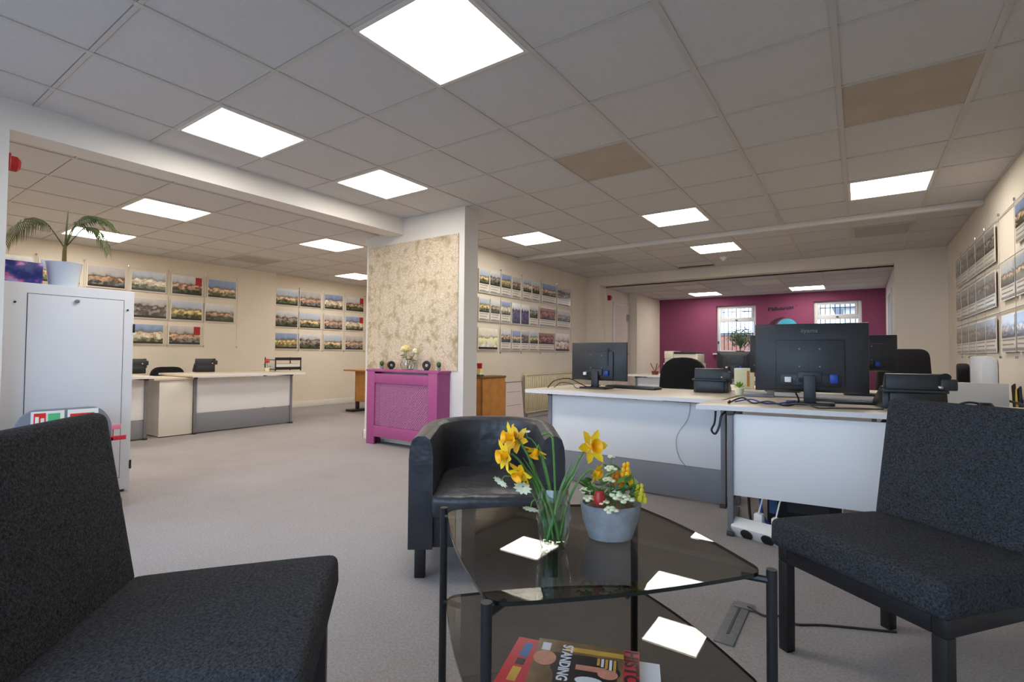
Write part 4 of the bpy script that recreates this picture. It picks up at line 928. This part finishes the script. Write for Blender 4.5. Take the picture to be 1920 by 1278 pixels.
cable('loop of black cable hanging below the corner of the right desk', [(-.66, 2.95, .665), (-.665, 2.945, .60), (-.68, 2.94, .56), (-.66, 2.935, .54), (-.64, 2.94, .58), (-.63, 2.95, .64), (-.61, 2.97, .665)], .006)
cable('grey cable trailing from under the large monitor', [(-.35, 3.12, .705), (-.25, 3.10, .72), (-.18, 3.06, .705), (-.10, 3.12, .704), (.0, 3.16, .705), (.1, 3.22, .704)], .004, desk_dark)
# under the right desk
tw = thing('computer_tower', 'black computer tower under the right desk', 'computer', (-.34, 3.22, 0), R(7))
bx('case', black_pl, -.10, .26, 0, .42, .01, .36, tw, .004); bx('side_vent', dark_pl, .0, .2, -.002, 0, .1, .3, tw); bx('front_trim', white_pl, .258, .264, -.002, .02, .02, .36, tw)
bx('rear_ports', mat('blue_port_panel', s(60, 90, 140), .4), -.09, -.05, -.003, 0, .08, .3, tw); bx('foot', black_pl, -.1, .26, .02, .06, 0, .01, tw)
ps = thing('power_strip', 'white four socket extension block under the right desk', 'power strip', (-.545, 2.965, 0), R(-14)); ps.scale = (1.25, 1.3, 1.3)
Mp = Matrix.Translation((0, 0, .035)) @ Matrix.Rotation(R(30), 4, 'X')
MB().box(-.02, .34, -.03, .03, -.028, .028, Mp).build('block', white_pl, ps, .006)
for k in range(4): MB().lathe([(.025, 0), (.025, .004), (.020, .003), (.001, .003)], 16, M=Mp @ Matrix.Translation((.045 + k * .085, -.03, 0)) @ Matrix.Rotation(PI / 2, 4, 'X')).build('socket', black_pl, ps)
pg = thing('mains_plug', 'white mains plug standing above the extension block', 'plug', (-.45, 2.98, .085), R(-10)); bx('body', white_pl, -.022, .022, -.015, .03, -.01, .045, pg, .006); MB().tube([(0, 0, .045), (.01, .03, .12), (.03, .12, .2)], .004, 6).build('lead', white_pl, pg)
pg2 = thing('mains_plug', 'white mains plug partly hidden by the right chair seat', 'plug', (-.365, 2.96, .085), R(-10)); bx('body', white_pl, -.02, .02, -.015, .03, -.01, .04, pg2, .006); MB().tube([(0, 0, .04), (.01, .03, .12), (.03, .12, .2)], .004, 6).build('lead', white_pl, pg2)
cable('blue network lead hanging under the right desk', [(-.47, 3.15, .5), (-.465, 3.12, .3), (-.46, 3.10, .18), (-.44, 3.06, .1), (-.40, 3.05, .05)], .008, blue_pl)
cable('black lead hanging behind the right desk leg', [(-.53, 3.18, .6), (-.54, 3.14, .4), (-.52, 3.10, .2), (-.5, 3.06, .06), (-.46, 3.04, .02)], .008)
# floor cable cover
fc = thing('floor_cable_plate', 'grey cable cover plate set in the carpet beside the coffee table', 'cable cover', (-.385, 1.985, 0), 0)
gm = mat('worn_grey_plate', s(112, 112, 112), .7, var=.15, vscale=40)
bx('plate', gm, -.032, .032, -.165, .17, 0, .006, fc, .002); bx('hinge_strip', desk_dark, -.004, .004, -.1, .12, .006, .008, fc); bx('end_tab', gm, -.02, .045, .12, .17, .006, .010, fc, .002)
cable('dark cable running from the floor plate under the right chair', [(-.36, 2.12, .012), (-.30, 2.10, .004), (-.25, 2.13, .004), (-.2, 2.1, .004), (-.1, 2.16, .004), (.1, 2.25, .004)], .004)

# ------------------------------------------------------------------ left room small things
def task_chair(label, loc, rz, back_w=.44, top=.95, round_=.18, name='task_chair', arms=False):
    t = thing(name, label, 'chair', loc, rz); z0 = top - .50
    MB().prism(rounded([(-back_w / 2, z0), (back_w / 2, z0), (back_w / 2 * .86, top), (-back_w / 2 * .86, top)], round_), 0, .07, Matrix.Translation((0, .06, 0)) @ Matrix.Rotation(PI / 2, 4, 'X')).build('backrest', mat('black_chair_cloth', s(16, 16, 18), .9, var=.2, vscale=80), t, .015)
    bx('seat', MATS['black_chair_cloth'], -.23, .23, .06, .52, .40, .48, t, .03); bx('back_bar', black_metal, -.03, .03, -.01, .03, .40, z0 + .2, t, .004)
    MB().tube([(0, .28, .08), (0, .28, .40)], .025, 10).build('gas_lift', black_metal, t)
    for k in range(5):
        a = 2 * PI * k / 5; e = Vector((.27 * math.cos(a), .28 + .27 * math.sin(a), .06)); ba_ = MB().tube([(0, .28, .09), e], [.02, .014], 8).build('base_arm', black_metal, t)
        MB().ball(e - Vector((0, 0, .035)), .025, 8, 6).build('castor', black_pl, ba_)
    if arms:
        for sx in (-1, 1): MB().tube([(sx * .25, .1, .45), (sx * .27, .1, .66), (sx * .27, .38, .66)], .016, 8).build('armrest', black_pl, t)
    return t
task_chair('low black chair back showing over the left room desk', (-7.85, 2.98, 0), -PI / 2, .46, .76, .12)
tr = thing('letter_tray', 'two tier black letter tray at the far end of the left room desk', 'tray', (-7.05, 4.2, .70), PI / 2); tr.scale = (1.2, 1.2, 1.2)
for z in (.015, .13):
    bx('shelf', black_pl, -.17, .17, -.12, .12, z, z + .01, tr); bx('front_lip', black_pl, -.17, .17, -.125, -.115, z, z + .035, tr, .003); bx('papers', paper, -.15, .15, -.11, .11, z + .01, z + (.07 if z < .1 else .025), tr)
for x in (-.165, .165):
    for y in (-.115, .115): bx('post', black_pl, x - .005, x + .005, y - .005, y + .005, 0, .165, tr)
rose((-6.95, 3.90, .70), (0, 0, .13), .055, mat('coral_petal', s(206, 88, 66), .6), 'coral flower in a tiny pot beside the letter tray', 10, 'coral_flower')
q = thing('tiny_pot', 'tiny cream pot holding the coral flower on the left room desk', 'plant pot', (-6.95, 3.90, .70)); MB().lathe([(.03, 0), (.035, .05), (.03, .05), (.001, .045)], 14).build('pot', cream, q)
ot = thing('oak_desk', 'oak desk end with black feet showing left of the pillar', 'desk', (-6.98, 5.46, 0))
bx('desktop', oak, -.14, 1.5, -.14, .6, .67, .695, ot, .003); bx('end_panel', oak, .0, 1.4, 0, .02, .16, .67, ot); bx('edge', oak_dark, -.01, .0, -.002, .022, .16, .67, ot)
bx('edge_band', mat('dark_oak_edge', s(64, 48, 34), .5), -.143, -.14, -.14, .6, .67, .695, ot)
for x in (.0, 1.35): bx('leg', black_metal, x, x + .045, .0, .05, .03, .16, ot); bx('foot', black_metal, x - .06, x + .12, -.15, .5, 0, .035, ot, .005)

# ------------------------------------------------------------------ behind the pillar: oak cupboard and leaning board
oc = thing('oak_cupboard', 'oak veneer cupboard behind the pillar', 'cupboard', (-4.20, 5.07, 0))
bx('body', oak, 0, .22, 0, .52, .03, .655, oc, .002); bx('top', oak_dark, 0, .23, -.01, .53, .655, .68, oc, .003); bx('plinth', oak_dark, .01, .20, .02, .50, 0, .03, oc)
bx('side_edge', oak_dark, .212, .222, -.002, .012, .03, .655, oc); bx('door', oak, .22, .224, .02, .51, .05, .645, oc)
q = thing('red_tumbler', 'tall red tumbler on the oak cupboard', 'cup', (-4.12, 5.20, .68)); MB().lathe([(.022, 0), (.024, .003), (.036, .17), (.033, .17), (.02, .01), (.001, .01)], 18).build('cup', red_m, q)
q = thing('paper_stack', 'small stack of papers and dark tape on the oak cupboard', 'papers', (-4.05, 5.10, .68)); bx('papers', paper, -.05, .03, -.02, .06, 0, .05, q); bx('dark_binding', dgreen, -.052, .032, -.022, .062, .0, .025, q); bx('card', pale_y, -.04, .02, .0, .05, .05, .10, q)
ab = thing('leaning_board', 'white sign board with dark edges standing beside the oak cupboard', 'sign board', (-4.02, 5.66, 0))
def bpoly(x0, x1, q): return MB().add([(x0, y, z) for y, z in q] + [(x1, y, z) for y, z in q], [(0, 1, 2, 3), (7, 6, 5, 4)] + [(i, 4 + i, 4 + (i + 1) % 4, (i + 1) % 4) for i in range(4)])
bpoly(-.02, 0, [(0, 0), (.47, 0), (.39, .575), (0, .575)]).build('board', mat('pinkish_white_board', s(228, 212, 206), .5), ab, smooth=False)
bpoly(-.022, .003, [(.47, 0), (.485, 0), (.405, .585), (.39, .575)]).build('frame_edge', desk_frame, ab, smooth=False); bpoly(-.022, .003, [(0, .575), (.39, .575), (.405, .585), (0, .585)]).build('frame_edge', desk_frame, ab, smooth=False)
bx('rule_line', cap_m, 0, .002, .03, .38, .25, .256, ab); bx('rule_line', cap_m, 0, .002, .03, .36, .44, .446, ab)

# ------------------------------------------------------------------ far desks, chairs and clutter
fd = desk('pale desk at the back left with a small brown pot', (-2.75, 6.85, 0), 0, .82, .6, over=.1, lower=False)
fd2 = desk('pale desk in the middle distance behind the big monitor', (-1.0, 4.3, 0), 0, 1.2, .8, over=.2, lower=False)
fd3 = desk('pale desk below the left back window', (-1.9, 6.6, 0), 0, 1.7, .8, over=.2, lower=False)
task_chair('black rounded chair back behind the middle desk phone', (-1.44, 5.05, 0), 0, .50, .955, .2)
task_chair('black office chair before the right hand pier', (.34, 5.85, 0), R(12), .44, 1.05, .08, arms=True)
task_chair('slim black chair back at the right by the cream panel', (.66, 5.0, 0), R(84), .36, .93, .08)
monitor('dark monitor below the left back window', (-1.26, 6.6, .70), 0, .40, .24, .21)
pn = thing('printer', 'cream printer with black tray on a far left cabinet', 'printer', (-2.17, 7.5, 0))
bx('cabinet', desk_white, -.25, .25, 0, .45, 0, .86, pn); bx('body', mat('cream_printer', s(222, 214, 196), .5), -.24, .24, .02, .42, .86, 1.0, pn, .01); bx('scanner_lid', black_pl, -.10, .22, .0, .4, 1.0, 1.03, pn, .006); bx('side_unit', MATS['cream_printer'], -.24, -.11, 0, .4, .93, 1.04, pn, .008); bx('slot', black_pl, -.14, -.06, .015, .02, .9, .94, pn)
q = thing('brown_pot', 'small brown pot with dry twigs on the far left desk', 'plant pot', (-2.38, 7.0, .70)); MB().lathe([(.04, 0), (.05, .05), (.045, .05), (.001, .045)], 14).build('pot', mat('terracotta', s(120, 60, 46), .8), q)
for k in range(5): MB().tube([(0, 0, .04), (.05 * math.cos(k * 1.3), .03 * math.sin(k * 1.3), .11), (.08 * math.cos(k * 1.3), .05 * math.sin(k * 1.3), .16)], .004, 5).build('twig', mat('dry_twig', s(120, 80, 60), .8), q)
q = thing('cream_box', 'cream box on the far left desk beside the brown pot', 'box', (-2.2, 6.98, .70)); bx('carton', cream, -.05, .05, -.04, .04, 0, .10, q, .003)
q = thing('desk_organiser', 'grey desk organiser left of the large monitor', 'organiser', (-.56, 3.75, .70), R(5)); bx('tray', desk_frame, -.09, .09, -.06, .06, .0, .02, q, .003); bx('upright', desk_frame, .05, .09, -.06, .06, .02, .20, q, .004); bx('top_shelf', dark_pl, -.03, .09, -.06, .06, .20, .215, q, .003); bx('dark_box', black_pl, -.02, .04, -.04, .05, .12, .2, q, .004)
q = thing('desk_plant', 'small bright green plant left of the large monitor', 'plant', (-.69, 3.78, .70)); MB().lathe([(.025, 0), (.032, .05), (.028, .05), (.001, .045)], 12).build('pot', cream, q)
lime = mat('lime_leaf', s(110, 160, 40), .6, var=.2, vscale=50)
for k in range(14):
    a = k * 2.4; M = Matrix.Translation((0, 0, .05)) @ Matrix.Rotation(a, 4, 'Z') @ Matrix.Rotation(-.5 - .07 * k, 4, 'Y'); MB().add([(0, 0, 0), (.025, -.01, .0), (.05, 0, 0), (.025, .01, 0), (.025, 0, -.004)], [(0, 1, 4), (1, 2, 4), (2, 3, 4), (3, 0, 4)], M).build('leaf', lime, q)
q = thing('cream_file_box', 'cream file box beyond the middle desk phone', 'box', (-.80, 4.6, .70)); bx('carton', cream, -.07, .07, -.05, .05, 0, .17, q, .003); bx('label_strip', oak, .03, .05, -.052, -.05, .02, .15, q)
def bushy(lab, loc, r, n, hgt, m, stemh):
    t = thing('window_plant', lab, 'plant', loc); MB().lathe([(.06, 0), (.075, .12), (.068, .12), (.001, .11)], 14).build('pot', black_pl, t)
    MB().tube([(0, 0, .1), (.01, 0, stemh)], .01, 7).build('stem', dgreen, t); rnd = random.Random(3); lm = MB()
    for k in range(n):
        a = rnd.uniform(0, 2 * PI); b = math.acos(rnd.uniform(-1, 1)); rr = r * rnd.uniform(.4, 1)
        p = Vector((rr * math.sin(b) * math.cos(a), rr * math.sin(b) * math.sin(a), stemh + rr * math.cos(b) * hgt)); M = Matrix.Translation(p) @ Matrix.Rotation(a, 4, 'Z') @ Matrix.Rotation(b - .6, 4, 'Y')
        lm.add([(0, 0, 0), (.03, -.02, .003), (.065, 0, -.01), (.03, .02, .003), (.03, 0, -.005)], [(0, 1, 4), (1, 2, 4), (2, 3, 4), (3, 0, 4)], M)
    lm.build('foliage', m, t)
grey_leaf = mat('grey_green_leaf', s(104, 128, 100), .6, var=.25, vscale=20)
st = thing('plant_stand', 'dark stand holding the bushy plant before the left back window', 'stand', (-1.93, 10.7, 0)); bx('top', desk_dark, -.12, .12, -.12, .12, .93, .96, st)
for x in (-.1, .1):
    for y in (-.1, .1): bx('leg', desk_dark, x - .015, x + .015, y - .015, y + .015, 0, .93, st)
bushy('bushy grey green plant before the left back window', (-1.93, 10.7, .96), .24, 330, 1.0, grey_leaf, .42)
st = thing('plant_stand', 'dark stand under the right back window behind the large monitor', 'stand', (-.12, 10.9, 0)); bx('top', desk_dark, -.12, .12, -.12, .12, .93, .96, st)
for x in (-.1, .1):
    for y in (-.1, .1): bx('leg', desk_dark, x - .015, x + .015, y - .015, y + .015, 0, .93, st)
bushy('leafy plant tip showing in the right back window', (-.12, 10.9, .96), .12, 60, 2.0, dgreen, .45)
# right side: low screen, white column unit, headset, leaflet rack
ls = thing('low_screen', 'low cream panel at the right end behind the chair', 'panel', (.52, 4.40, 0), R(3)); bx('panel', mat('cream_panel', s(226, 218, 202), .5), -.08, .26, 0, .03, .02, .81, ls, .003); bx('foot', desk_dark, -.08, -.04, -.1, .13, 0, .02, ls); bx('foot', desk_dark, .22, .26, -.1, .13, 0, .02, ls)
wu = thing('white_tower_unit', 'tall white unit with a rounded top against the right wall', 'unit', (.90, 5.95, 0), -PI / 2)
pts_ = [(-.05, 0), (.05, 0), (.05, .90), (.045, .955), (.02, .985), (-.02, .99), (-.05, .985)]
MB().add([(-.34, y, z) for y, z in pts_] + [(.20, y, z) for y, z in pts_], [tuple(range(7)), tuple(range(13, 6, -1))] + [(i, 7 + i, 7 + (i + 1) % 7, (i + 1) % 7) for i in range(7)]).build('casing', mat('cool_white_casing', s(214, 218, 226), .4), wu, .003); bx('dark_edge', desk_dark, -.35, -.34, -.05, .05, .0, .99, wu)
hs = thing('headset', 'black headset lying at the right end of the desk', 'headset', (.50, 3.60, .70), R(20)); MB().tube(curve_pts((-.08, 0, .012), (-.02, .03, .05), (.05, 0, .02), 8), .006, 7).build('band', black_pl, hs); MB().lathe([(.03, 0), (.035, .02), (.025, .035), (.001, .036)], 14, c=(.05, 0, 0)).build('ear_cup', black_pl, hs); MB().tube([(-.08, 0, .012), (-.14, -.02, .008)], .006, 7).build('mic_boom', black_pl, hs)
rk = thing('leaflet_rack', 'black wire leaflet rack at the right picture edge', 'rack', (.88, 4.3, 0), -PI / 2)
for x in (-.35, .35): bx('post', black_metal, x - .01, x + .01, -.01, .01, 0, .70, rk)
for z in (.69, .55): bx('rail', black_metal, -.36, .36, -.09, -.08, z, z + .012, rk); bx('shelf', black_metal, -.36, .36, -.08, .01, z - .06, z - .05, rk)
for k, (x, h, c, tl) in enumerate(((-.30, .16, black_pl, -.25), (-.24, .13, mat('yellow_leaflet', s(226, 200, 70), .4), .1), (-.15, .15, dark_pl, -.3), (-.05, .17, mat('lilac_leaflet', s(150, 140, 180), .4), .2), (.06, .16, mag_blue, -.1), (.16, .15, paper, .15), (.26, .16, mag_red, .1))):
    t = thing('leaflet', ('dark', 'yellow', 'charcoal', 'lilac', 'blue', 'white', 'red')[k] + ' leaflet standing in the wire rack', 'leaflet', (.88 - .04, 4.3 - x, .64), -PI / 2)
    MB().box(-.04, .04, -.004, .004, 0, h, Matrix.Rotation(tl, 4, 'Y')).build('sheet', c, t)
S.cycles.max_bounces = 8; S.cycles.diffuse_bounces = 4; S.cycles.glossy_bounces = 3; S.cycles.transparent_max_bounces = 14; S.cycles.transmission_bounces = 4
S.cycles.caustics_reflective = False; S.cycles.caustics_refractive = False; S.cycles.sample_clamp_indirect = 6
